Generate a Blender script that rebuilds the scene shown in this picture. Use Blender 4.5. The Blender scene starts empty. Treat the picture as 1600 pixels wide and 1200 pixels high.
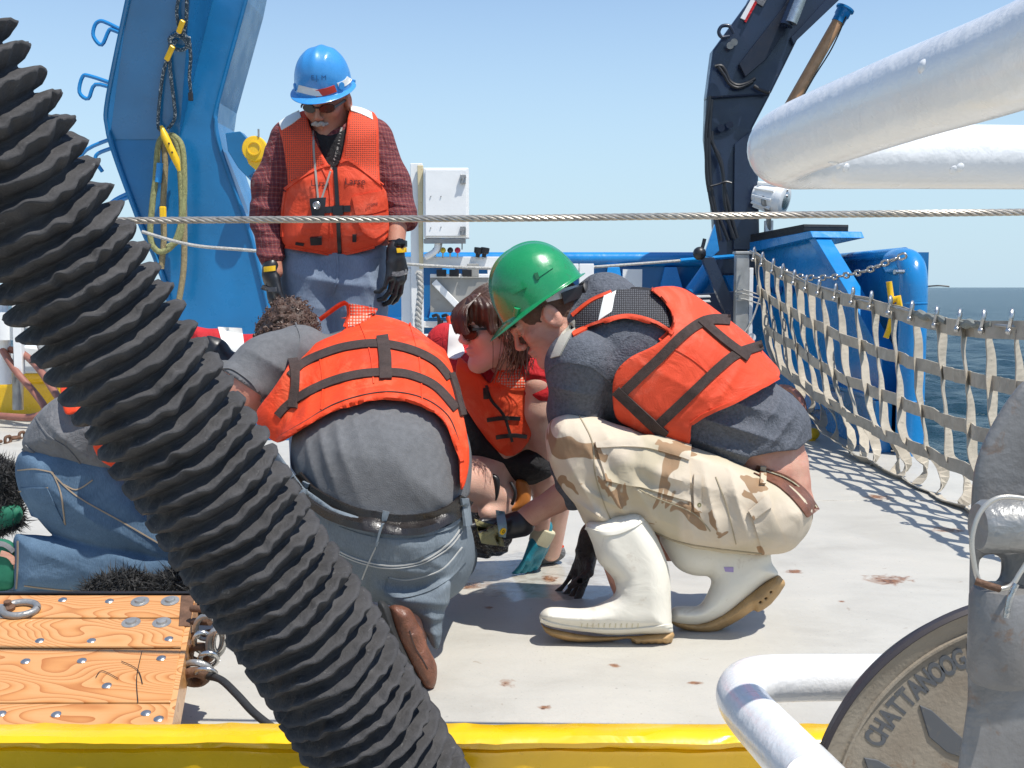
import bpy, math, random
import numpy as np
from mathutils import Vector, Matrix
from mathutils.bvhtree import BVHTree
random.seed(7); np.random.seed(7)
sc = bpy.context.scene
COL = sc.collection
# ------------------------------------------------------------------ camera, world, sun, exposure
FPX = 1800.0; PITCH = math.atan(151/1800)
cam = bpy.data.cameras.new('camera'); camo = bpy.data.objects.new('camera', cam); COL.objects.link(camo)
camo.location = (0, 0, 1.0); camo.rotation_euler = (math.pi/2-PITCH, 0, 0)
cam.sensor_width = 36; cam.lens = 36*FPX/1600; cam.clip_start = .05; cam.clip_end = 60000
sc.camera = camo
SUN = Vector((.32, -.27, .91)).normalized()
world = bpy.data.worlds.new('World'); sc.world = world; world.use_nodes = True
nt = world.node_tree; bg = nt.nodes['Background']
sky = nt.nodes.new('ShaderNodeTexSky'); sky.sky_type = 'NISHITA'; sky.sun_disc = False
sky.sun_elevation = math.asin(SUN.z); sky.sun_rotation = math.atan2(SUN.x, SUN.y)
sky.air_density = 1.0; sky.dust_density = .35; sky.ozone_density = 2.5
tc = nt.nodes.new('ShaderNodeTexCoord'); sx = nt.nodes.new('ShaderNodeSeparateXYZ'); nt.links.new(tc.outputs['Generated'], sx.inputs[0])
mr = nt.nodes.new('ShaderNodeMapRange'); mr.inputs['From Min'].default_value = -.02; mr.inputs['From Max'].default_value = .34; mr.inputs['To Min'].default_value = .92; mr.inputs['To Max'].default_value = 0; mr.interpolation_type = 'SMOOTHSTEP'; nt.links.new(sx.outputs[2], mr.inputs[0])
mx = nt.nodes.new('ShaderNodeMix'); mx.data_type = 'RGBA'; mx.inputs[7].default_value = (3.05, 4.2, 5.05, 1); nt.links.new(mr.outputs[0], mx.inputs[0]); nt.links.new(sky.outputs[0], mx.inputs[6])   # sea haze low in the sky
nt.links.new(mx.outputs[2], bg.inputs[0]); bg.inputs[1].default_value = .13
sl = bpy.data.lights.new('sun', 'SUN'); sl.energy = 4.2; sl.angle = math.radians(.53); sl.color = (1, .965, .90)
so = bpy.data.objects.new('sun', sl); COL.objects.link(so); so.rotation_euler = SUN.to_track_quat('Z', 'Y').to_euler()
sc.view_settings.view_transform = 'Standard'; sc.view_settings.look = 'None'
sc.view_settings.exposure = .42; sc.view_settings.gamma = 1; sc.view_settings.use_curve_mapping = False
sc.cycles.max_bounces = 6

# ------------------------------------------------------------------ pixel rays of the 1600x1200 frame -> world
CAM = np.array([0, 0, 1.0]); SP, CP = math.sin(PITCH), math.cos(PITCH)
def ray(px, py):
    x = (px-800)/FPX; u = (600-py)/FPX
    return np.array([x, CP+u*SP, -SP+u*CP])
def W(px, py, Y):
    d = ray(px, py); return CAM+d*(Y/d[1])
def G(px, py, z=0.):
    d = ray(px, py); return CAM+d*((z-1)/d[2])
def RP(px, py, p0, n):
    d = ray(px, py); return CAM+d*(np.dot(np.array(p0)-CAM, n)/np.dot(d, n))
def nrm(v):
    v = np.array(v, float); return v/np.linalg.norm(v)

# ------------------------------------------------------------------ object helpers
def tag(o, label, cat=None, group=None, kind=None):
    if label: o['label'] = label
    if cat: o['category'] = cat
    if group: o['group'] = group
    if kind: o['kind'] = kind
    return o
def thing(name, label, cat, loc, group=None):
    o = bpy.data.objects.new(name, None); COL.objects.link(o); o.location = [float(v) for v in loc]
    o.empty_display_size = .1
    return tag(o, label, cat, group)
def link(name, me, m, parent=None, label=None, smooth=None):
    o = bpy.data.objects.new(name, me); COL.objects.link(o)
    if m is not None and not me.materials: me.materials.append(m)
    if parent is not None:
        o.parent = parent
        if parent.type == 'EMPTY': o.matrix_parent_inverse = Matrix.Translation(-parent.location)
    if smooth is not None: me.polygons.foreach_set('use_smooth', [smooth]*len(me.polygons))
    if label: o['label'] = label
    return o
class MB:
    """collects shapes, becomes ONE mesh"""
    def __init__(s): s.v = []; s.f = []
    def add(s, vs, fs):
        b = len(s.v); s.v += [tuple(float(c) for c in v) for v in vs]; s.f += [tuple(i+b for i in f) for f in fs]; return s
    def hexa(s, c8):
        return s.add(c8, [(0,3,2,1),(4,5,6,7),(0,1,5,4),(1,2,6,5),(2,3,7,6),(3,0,4,7)])
    def box(s, lo, hi):
        (a,b,c),(d,e,f) = lo, hi
        return s.hexa([(a,b,c),(d,b,c),(d,e,c),(a,e,c),(a,b,f),(d,b,f),(d,e,f),(a,e,f)])
    def bar(s, p, q, w, t, up=(0,0,1)):
        p, q = np.array(p), np.array(q); d = nrm(q-p); a = nrm(np.cross(d, up)); b = np.cross(a, d)
        c = [p-a*w/2-b*t/2, p+a*w/2-b*t/2, p+a*w/2+b*t/2, p-a*w/2+b*t/2]
        return s.hexa(c+[x+(q-p) for x in c])
    def prism(s, pts, vec):
        n = len(pts); vec = np.array(vec); P = [np.array(p) for p in pts]
        vs = P+[p+vec for p in P]
        return s.add(vs, [tuple(range(n)), tuple(range(2*n-1, n-1, -1))]+[(i, i+n, (i+1)%n+n, (i+1)%n) for i in range(n)])
    def tube(s, pts, r, n=10, caps=True):
        P = np.array(pts, float); m = len(P); R = np.broadcast_to(r, (m,)) if np.ndim(r) <= 1 else r
        T = np.gradient(P, axis=0); T /= np.linalg.norm(T, axis=1)[:, None]+1e-12
        a = np.cross(T[0], (0,0,1)); 
        if np.linalg.norm(a) < .05: a = np.cross(T[0], (1,0,0))
        a = nrm(a); vs = []
        for i in range(m):
            a = nrm(a-np.dot(a, T[i])*T[i]); b = np.cross(T[i], a)
            for k in range(n):
                t = 2*math.pi*k/n; vs.append(P[i]+(a*math.cos(t)+b*math.sin(t))*R[i])
        fs = [(i*n+k, i*n+(k+1)%n, (i+1)*n+(k+1)%n, (i+1)*n+k) for i in range(m-1) for k in range(n)]
        if caps: fs += [tuple(range(n-1, -1, -1)), tuple(range((m-1)*n, m*n))]
        return s.add(vs, fs)
    def cyl(s, p, q, r, r2=None, n=16):
        return s.tube([p, q], [r, r if r2 is None else r2], n)
    def lathe(s, c, axis, prof, n=24, caps=True):
        """prof: list of (radius, offset along axis)"""
        ax = nrm(axis); a = np.cross(ax, (0,0,1))
        if np.linalg.norm(a) < .05: a = np.cross(ax, (1,0,0))
        a = nrm(a); b = np.cross(ax, a); c = np.array(c); vs = []
        for r, h in prof:
            for k in range(n):
                t = 2*math.pi*k/n; vs.append(c+ax*h+(a*math.cos(t)+b*math.sin(t))*r)
        m = len(prof)
        return s.add(vs, [(i*n+k, i*n+(k+1)%n, (i+1)*n+(k+1)%n, (i+1)*n+k) for i in range(m-1) for k in range(n)]+([tuple(range(n-1,-1,-1)), tuple(range((m-1)*n, m*n))] if caps else []))
    def ball(s, c, r, n=12):
        return s.lathe(c, (0,0,1), [(r*math.sin(t)+1e-5, -r*math.cos(t)) for t in np.linspace(.01, math.pi-.01, n//2+2)], n)
    def mesh(s, name='m'):
        me = bpy.data.meshes.new(name); me.from_pydata(s.v, [], s.f); me.update(); return me
    def obj(s, name, m, parent=None, label=None, smooth=False, bevel=0, seg=2):
        o = link(name, s.mesh(name), m, parent, label, smooth)
        if smooth: autosm(o)
        if bevel:
            b = o.modifiers.new('b', 'BEVEL'); b.width = bevel; b.segments = seg; b.limit_method = 'ANGLE'; b.harden_normals = False
        return o
def autosm(o, ang=.7):
    me = o.data; me.polygons.foreach_set('use_smooth', [True]*len(me.polygons))
    try: me.set_sharp_from_angle(angle=ang)
    except Exception: pass
def cr(pts, n=8, closed=False):
    """catmull-rom resample"""
    P = np.array(pts, float); m = len(P); out = []
    rng = range(m) if closed else range(m-1)
    for i in rng:
        if closed: p0, p1, p2, p3 = P[i-1], P[i], P[(i+1)%m], P[(i+2)%m]
        else: p0, p1, p2, p3 = P[max(i-1,0)], P[i], P[i+1], P[min(i+2,m-1)]
        for t in np.arange(n)/n:
            out.append(.5*((2*p1)+(-p0+p2)*t+(2*p0-5*p1+4*p2-p3)*t*t+(-p0+3*p1-3*p2+p3)*t**3))
    if not closed: out.append(P[-1])
    return np.array(out)
def tube(name, pts, r, m, parent=None, n=10, sub=6, label=None):
    P = cr(pts, sub) if sub > 1 else np.array(pts)
    if np.ndim(r) == 1: r = np.interp(np.linspace(0, 1, len(P)), np.linspace(0, 1, len(r)), r)
    return MB().tube(P, r, n).obj(name, m, parent, label, smooth=True)
def WP(pts, Y=None):
    return [W(*p) if len(p) == 3 else W(p[0], p[1], Y) for p in pts]
def slab(name, px, Y, th, m, parent=None, plane=None, bevel=.004, label=None, vec=None):
    """outline given where it is seen, standing at its own distance Y (or plane) with real thickness th"""
    if plane is None: P = [W(x, y, Y) for x, y in px]; v = np.array([0, th, 0.])
    else: P = [RP(x, y, *plane) for x, y in px]; v = nrm(plane[1])*th
    return MB().prism(P, v if vec is None else vec).obj(name, m, parent, label, bevel=bevel)
def ctree(o, parent=None, off=None, label=None):
    c = o.copy(); COL.objects.link(c)
    if parent is not None: c.parent = parent
    if off is not None: c.location = o.location+Vector(off)
    if label: c['label'] = label
    for ch in o.children: ctree(ch, c)
    return c

# ------------------------------------------------------------------ materials
def N(t, kind, **kw):
    n = t.nodes.new(kind)
    for k, v in kw.items(): setattr(n, k, v)
    return n
def ramp(t, inp, stops):
    r = N(t, 'ShaderNodeValToRGB'); e = r.color_ramp.elements
    e[0].position, e[0].color = stops[0][0], (*stops[0][1], 1) if len(stops[0][1]) == 3 else stops[0][1]
    e[1].position, e[1].color = stops[-1][0], (*stops[-1][1], 1)
    for p, c in stops[1:-1]:
        x = e.new(p); x.color = (*c, 1)
    t.links.new(inp, r.inputs[0]); return r.outputs[0]
def mixc(t, fac, a, b, mode='MIX'):
    m = N(t, 'ShaderNodeMix', data_type='RGBA', blend_type=mode)
    for s, v in ((m.inputs[0], fac), (m.inputs[6], a), (m.inputs[7], b)):
        if hasattr(v, 'links'): t.links.new(v, s)
        elif isinstance(v, (int, float)): s.default_value = v if s.type == 'VALUE' else (v, v, v, 1)
        else: s.default_value = (*v, 1)
    return m.outputs[2]
def mth(t, op, a, b=None, c=None):
    m = N(t, 'ShaderNodeMath', operation=op)
    for s, v in zip(m.inputs, (a, b, c)):
        if v is None: continue
        if hasattr(v, 'links'): t.links.new(v, s)
        else: s.default_value = v
    return m.outputs[0]
def noise(t, co, scale, detail=3, dist=0., rough=.55):
    n = N(t, 'ShaderNodeTexNoise'); n.inputs['Scale'].default_value = scale; n.inputs['Detail'].default_value = detail
    n.inputs['Distortion'].default_value = dist; n.inputs['Roughness'].default_value = rough
    t.links.new(co, n.inputs['Vector']); return n.outputs[0]
def newmat(name):
    m = bpy.data.materials.new(name); m.use_nodes = True; t = m.node_tree; b = t.nodes['Principled BSDF']
    co = N(t, 'ShaderNodeTexCoord').outputs['Object']
    return m, t, b, co
def scaled(t, co, s):
    mp = N(t, 'ShaderNodeMapping'); mp.inputs['Scale'].default_value = s; t.links.new(co, mp.inputs[0]); return mp.outputs[0]
def bump(t, b, h, strength, dist=.01, prev=None):
    n = N(t, 'ShaderNodeBump'); n.inputs['Strength'].default_value = strength; n.inputs['Distance'].default_value = dist
    t.links.new(h, n.inputs['Height'])
    if prev is not None: t.links.new(prev, n.inputs['Normal'])
    t.links.new(n.outputs[0], b.inputs['Normal']); return n.outputs[0]
def mat(name, c, rough=.6, metal=0., var=.15, vs=9., c2=None, wear=None, fine=0., fs=300., wr=0., ws=14., wd=1.5, coat=0., spec=.5, wl=.62):
    """c base colour; c2 second colour for broad variation; wear=(colour, amount) worn or dirty spots; fine/wr bumps"""
    m, t, b, co = newmat(name)
    c2 = c2 or tuple(x*(1-var) for x in c); c1 = tuple(min(1, x*(1+var*.5)) for x in c)
    col = ramp(t, noise(t, co, vs, 4, .3), [(.3, c2), (.7, c1)])
    if wear:
        w = ramp(t, noise(t, co, wear[2] if len(wear) > 2 else 22, 6, .6, .65), [(wl, (0,0,0)), (wl+.07, (1,1,1))])
        w = mth(t, 'MULTIPLY', w, wear[1]); col = mixc(t, w, col, wear[0])
    t.links.new(col, b.inputs['Base Color'])
    rr = ramp(t, noise(t, co, vs*3, 3), [(.3, (max(.02, rough-.1),)*3), (.75, (min(1, rough+.12),)*3)])
    t.links.new(rr, b.inputs['Roughness']); b.inputs['Metallic'].default_value = metal
    b.inputs['Coat Weight'].default_value = coat; b.inputs['Coat Roughness'].default_value = .12
    b.inputs['Specular IOR Level'].default_value = spec
    p = None
    if wr: p = bump(t, b, noise(t, co, ws, 3, wd), wr, .02)
    if fine: bump(t, b, noise(t, co, fs, 2), fine, .003, p)
    return m
M = {}
M['blue'] = mat('blue_paint', (.010, .155, .36), .3, var=.22, vs=2.2, wear=((.30,.30,.30), .3, 16), wr=.08, ws=5, coat=.25, wl=.74)
M['bluelight'] = mat('blue_gloss', (.012, .23, .56), .26, var=.14, vs=3, wear=((.62,.66,.68), .5, 30), wr=.12, ws=9, coat=.3, wl=.7)
M['navy'] = mat('navy_paint', (.012, .022, .05), .34, var=.3, vs=3, wear=((.16,.15,.14), .4, 14), wr=.08, ws=7, coat=.25, wl=.67)
M['white'] = mat('white_paint', (.80, .80, .79), .3, var=.05, vs=7, wear=((.52,.42,.30), .35, 11), wr=.10, ws=60, wd=.2, coat=.4, wl=.74)
M['whitef'] = mat('white_enamel', (.82, .82, .80), .35, var=.05, vs=6, wear=((.45,.30,.16), .5, 18), wr=.05, ws=10, wl=.72)
M['yellow'] = mat('yellow_paint', (.86, .51, .004), .28, var=.12, vs=4, wear=((.40,.20,.03), .55, 13), wr=.15, ws=11, wd=.8, coat=.35, wl=.70)
M['yplast'] = mat('yellow_plastic', (.85, .50, .01), .35, var=.12, wear=((.35,.22,.05), .5, 60))
M['black'] = mat('black_plastic', (.016, .016, .018), .4, var=.3)
M['rubber'] = mat('black_rubber', (.024, .024, .024), .7, var=.4, vs=20, wear=((.10,.095,.09), .35, 60), fine=.4, wl=.6)
M['galv'] = mat('galvanised_steel', (.36, .355, .34), .42, .55, var=.25, vs=14, wear=((.30,.19,.11), .5, 20), fine=.3, fs=120, wr=.15, ws=30, wl=.64)
M['steel'] = mat('bright_steel', (.55, .54, .52), .28, .9, var=.2, vs=30, fine=.2, fs=200)
M['alu'] = mat('weathered_aluminium', (.42, .42, .40), .45, .4, var=.2, vs=12, wear=((.24,.22,.19), .5, 25))
M['rust'] = mat('rusty_iron', (.16, .085, .05), .75, .3, var=.4, vs=30, fine=.8, fs=120)
M['web'] = mat('brown_webbing', (.055, .034, .028), .85, var=.3, vs=40, fine=.9, fs=500)
M['netweb'] = mat('beige_webbing', (.44, .39, .31), .9, var=.22, vs=14, wear=((.15,.13,.10), .5, 30), fine=.6, fs=350)
M['orange'] = mat('orange_nylon', (.80, .066, .014), .62, var=.10, vs=5, c2=(.66,.05,.014), wear=((.78,.13,.05), .5, 7), fine=.4, fs=420, wr=.4, ws=12, wd=1.2, spec=.3, wl=.55)
M['orange2'] = mat('coral_orange_nylon', (.72, .072, .026), .66, var=.16, vs=5, wear=((.74,.13,.07), .5, 7), fine=.4, fs=420, wr=.35, ws=11, wd=1.2, spec=.3, wl=.55)
M['red'] = mat('red_cotton', (.50, .012, .018), .85, var=.2, vs=7, fine=.4, wr=.5, ws=20)
M['greytee'] = mat('grey_cotton', (.135, .137, .142), .92, var=.16, vs=60, fine=.5, fs=380, wr=.14, ws=9, wd=1.)
M['fleece'] = mat('dark_fleece', (.118, .126, .146), .97, var=.25, vs=120, c2=(.080,.087,.102), fine=1., fs=240, wr=.5, ws=12, wd=1.6, spec=.2)
M['blackcloth'] = mat('black_cloth', (.014, .013, .014), .9, var=.3, fine=.5, wr=.6, ws=22)
M['skin'] = mat('skin', (.60, .345, .25), .5, var=.14, vs=11, c2=(.50,.215,.15), wear=((.42,.17,.11), .35, 170), fine=.45, fs=330, wr=.08, ws=40, spec=.4, wl=.62)
M['skin2'] = mat('tanned_skin', (.48, .24, .155), .5, var=.16, vs=14, c2=(.40,.155,.10), wear=((.30,.11,.07), .4, 150), fine=.45, fs=330, spec=.4, wl=.62)
M['skinfair'] = mat('fair_skin', (.66, .43, .335), .5, var=.12, vs=11, c2=(.58,.31,.235), wear=((.46,.22,.15), .3, 170), fine=.4, fs=330, spec=.4, wl=.64)
for k in ('skin', 'skin2', 'skinfair'):
    b = M[k].node_tree.nodes['Principled BSDF']; b.inputs['Subsurface Weight'].default_value = .12; b.inputs['Subsurface Scale'].default_value = .01
M['hairdark'] = mat('dark_brown_hair', (.035, .020, .013), .5, var=.5, vs=60, fine=1., fs=220)
M['bootwhite'] = mat('white_rubber', (.74, .70, .60), .4, var=.07, vs=7, wear=((.52,.45,.36), .5, 16), wr=.16, ws=9, wl=.6)
M['tansole'] = mat('tan_rubber', (.42, .26, .11), .6, var=.25, vs=18, fine=.3)
M['leather'] = mat('brown_leather', (.17, .065, .035), .45, var=.4, vs=25, fine=.4, wr=.3, ws=30)
M['beltblack'] = mat('black_leather', (.018, .014, .012), .3, var=.3, vs=20, fine=.3, coat=.2)
M['hatblue'] = mat('blue_hard_hat', (.045, .27, .62), .3, var=.08, vs=12, wear=((.03,.10,.2), .5, 40), wr=.04, ws=20, coat=.3, wl=.7)
M['hatgreen'] = mat('green_hard_hat', (.012, .25, .085), .25, var=.12, vs=10, wear=((.03,.16,.07), .6, 35), wr=.04, ws=20, coat=.35)
M['glass'] = mat('dark_lens', (.008, .006, .006), .22)
M['teal'] = mat('teal_rubber', (.01, .22, .30), .45, var=.2, wr=.3, ws=30)
M['cream'] = mat('cream_cuff', (.60, .56, .38), .8, fine=.5)
M['mud'] = mat('muddy_glove', (.050, .032, .024), .45, var=.5, vs=40, fine=.7, fs=150, wr=.5, ws=40)
M['khaki'] = mat('khaki_rubber', (.22, .20, .09), .5, var=.3, wr=.4, ws=40)
M['tape'] = mat('reflective_tape', (.72, .72, .68), .35, var=.12)
M['copperhose'] = mat('brown_red_hose', (.30, .12, .085), .5, var=.3, wr=.1)
M['ropegreen'] = mat('green_yellow_rope', (.36, .36, .16), .9, var=.35, vs=60, wr=.8, ws=120)
M['ropedark'] = mat('dark_braid_rope', (.03, .06, .09), .85, var=.2, wear=((.7,.72,.7), .8, 90), wl=.55)
M['ropewhite'] = mat('white_rope', (.62, .60, .55), .9, var=.25, vs=60, wr=.8, ws=160)
M['brownrod'] = mat('tan_varnished_rod', (.62, .34, .17), .45, var=.2, vs=12)
M['greysheet'] = mat('grey_sheet_metal', (.36, .35, .32), .5, .2, var=.2, vs=6, wear=((.22,.19,.15), .6, 12))
M['gray'] = mat('grey_fabric', (.16, .16, .165), .9, var=.25, vs=10, fine=.5, wr=.5, ws=18)
def denim(name, a, c, k=.5):
    m, t, b, co = newmat(name)
    n1 = noise(t, co, 7, 5, .8, .6); col = ramp(t, n1, [(.3, a), (.72, c)])
    tw = noise(t, scaled(t, co, (500, 500, 60)), 1, 2); col = mixc(t, mth(t, 'MULTIPLY', tw, .55), col, tuple(min(1, x*1.9+.04) for x in c))
    t.links.new(col, b.inputs['Base Color']); b.inputs['Roughness'].default_value = .9; b.inputs['Specular IOR Level'].default_value = .2
    p = bump(t, b, noise(t, co, 12, 3, .9), k*.6, .02); bump(t, b, tw, .5, .002, p); return m
M['denim'] = denim('blue_denim', (.030, .060, .10), (.085, .14, .205))
M['denimgrey'] = denim('faded_grey_denim', (.062, .080, .098), (.14, .165, .185))
M['denimpale'] = denim('pale_denim', (.09, .12, .17), (.17, .21, .27))
def camo_mat():
    m, t, b, co = newmat('desert_camouflage')
    base = ramp(t, noise(t, co, 4.2, 1, .6), [(.44, (.50, .43, .31)), (.54, (.60, .51, .40))])
    f = ramp(t, noise(t, scaled(t, co, (1, 1, .8)), 6.5, 2, 1.3), [(.615, (0,0,0)), (.622, (1,1,1))])
    col = mixc(t, f, base, (.30, .18, .10))
    col = mixc(t, mth(t, 'MULTIPLY', noise(t, co, 40, 4), .25), col, (.46, .40, .28))
    t.links.new(col, b.inputs['Base Color']); b.inputs['Roughness'].default_value = .9; b.inputs['Specular IOR Level'].default_value = .2
    p = bump(t, b, noise(t, co, 11, 2, 1.), .35, .02); bump(t, b, noise(t, co, 400, 2), .25, .002, p); return m
M['camo'] = camo_mat()
def plaid_mat():
    m, t, b, co = newmat('red_plaid_cotton')
    sep = N(t, 'ShaderNodeSeparateXYZ'); t.links.new(co, sep.inputs[0])
    col = mixc(t, .2, (.20, .028, .028), (.10, .03, .03))
    def stripe(src, per, w, ph=0.):
        return mth(t, 'LESS_THAN', mth(t, 'FRACT', mth(t, 'ADD', mth(t, 'DIVIDE', src, per*.62), ph)), w)
    xx = mth(t, 'ADD', sep.outputs[0], mth(t, 'MULTIPLY', sep.outputs[1], .8))
    zz = mth(t, 'ADD', sep.outputs[2], mth(t, 'MULTIPLY', noise(t, co, 8, 2), .02))
    for src in (xx, zz):
        col = mixc(t, mth(t, 'MULTIPLY', stripe(src, .030, .33), .42), col, (.05, .02, .035))
        col = mixc(t, mth(t, 'MULTIPLY', stripe(src, .030, .08, .35), .28), col, (.36, .30, .26))
    t.links.new(col, b.inputs['Base Color']); b.inputs['Roughness'].default_value = .9
    bump(t, b, noise(t, co, 18, 3, 1.8), .7, .02); return m
M['plaid'] = plaid_mat()
def meshcloth(name, c, hole, per=.0075):
    """open mesh cloth laid on a surface: UV in metres"""
    m, t, b, co = newmat(name)
    uv = N(t, 'ShaderNodeTexCoord').outputs['UV']
    v = N(t, 'ShaderNodeTexVoronoi'); v.inputs['Scale'].default_value = 1/per; v.inputs['Randomness'].default_value = .12; t.links.new(uv, v.inputs['Vector'])
    d = v.outputs['Distance']; f = ramp(t, d, [(.30, (1,1,1)), (.40, (0,0,0))])
    t.links.new(mixc(t, f, c, hole), b.inputs['Base Color']); b.inputs['Roughness'].default_value = .8
    bump(t, b, d, .7, .003); return m
M['meshorange'] = meshcloth('orange_mesh_cloth', (.80, .075, .02), (.28, .05, .03))
M['meshlight'] = meshcloth('light_orange_mesh_cloth', (.80, .075, .02), (.55, .36, .28), .009)
M['meshblack'] = meshcloth('black_mesh_cloth', (.012, .012, .014), (.09, .09, .10), .006)
def wood_mat():
    m, t, b, co = newmat('varnished_pine')
    mp = scaled(t, co, (.55, 1, 1)); n = noise(t, scaled(t, co, (1.0, 5., 5.)), 1.1, 2, .4)
    oi0 = N(t, 'ShaderNodeObjectInfo').outputs['Random']; sh = N(t, 'ShaderNodeVectorMath', operation='MULTIPLY_ADD'); t.links.new(oi0, sh.inputs[0]); sh.inputs[1].default_value = (7, 3, 5); t.links.new(co, sh.inputs[2])
    big = noise(t, scaled(t, sh.outputs[0], (2.2, 7., 7.)), 1.0, 1, .2)
    rings = mth(t, 'FRACT', mth(t, 'MULTIPLY', big, 30.0)); fin = noise(t, scaled(t, co, (6, 60, 60)), 1, 3)
    wv = N(t, 'ShaderNodeMath', operation='ADD'); t.links.new(mth(t, 'POWER', rings, 2.2), wv.inputs[0]); t.links.new(mth(t, 'MULTIPLY', mth(t, 'SUBTRACT', fin, .5), .35), wv.inputs[1])
    col = ramp(t, wv.outputs[0], [(.05, (.66, .39, .17)), (.5, (.58, .29, .10)), (.95, (.34, .12, .03))])
    col = mixc(t, mth(t, 'MULTIPLY', noise(t, scaled(t, co, (4, 120, 120)), 1, 3), .5), col, (.50, .20, .06))
    oi = N(t, 'ShaderNodeObjectInfo').outputs['Random']
    col = mixc(t, mth(t, 'MULTIPLY', oi, .35), col, (.52, .19, .05))
    t.links.new(col, b.inputs['Base Color']); b.inputs['Roughness'].default_value = .32; b.inputs['Coat Weight'].default_value = .25
    bump(t, b, wv.outputs[0], .12, .004); return m
M['wood'] = wood_mat()
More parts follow.
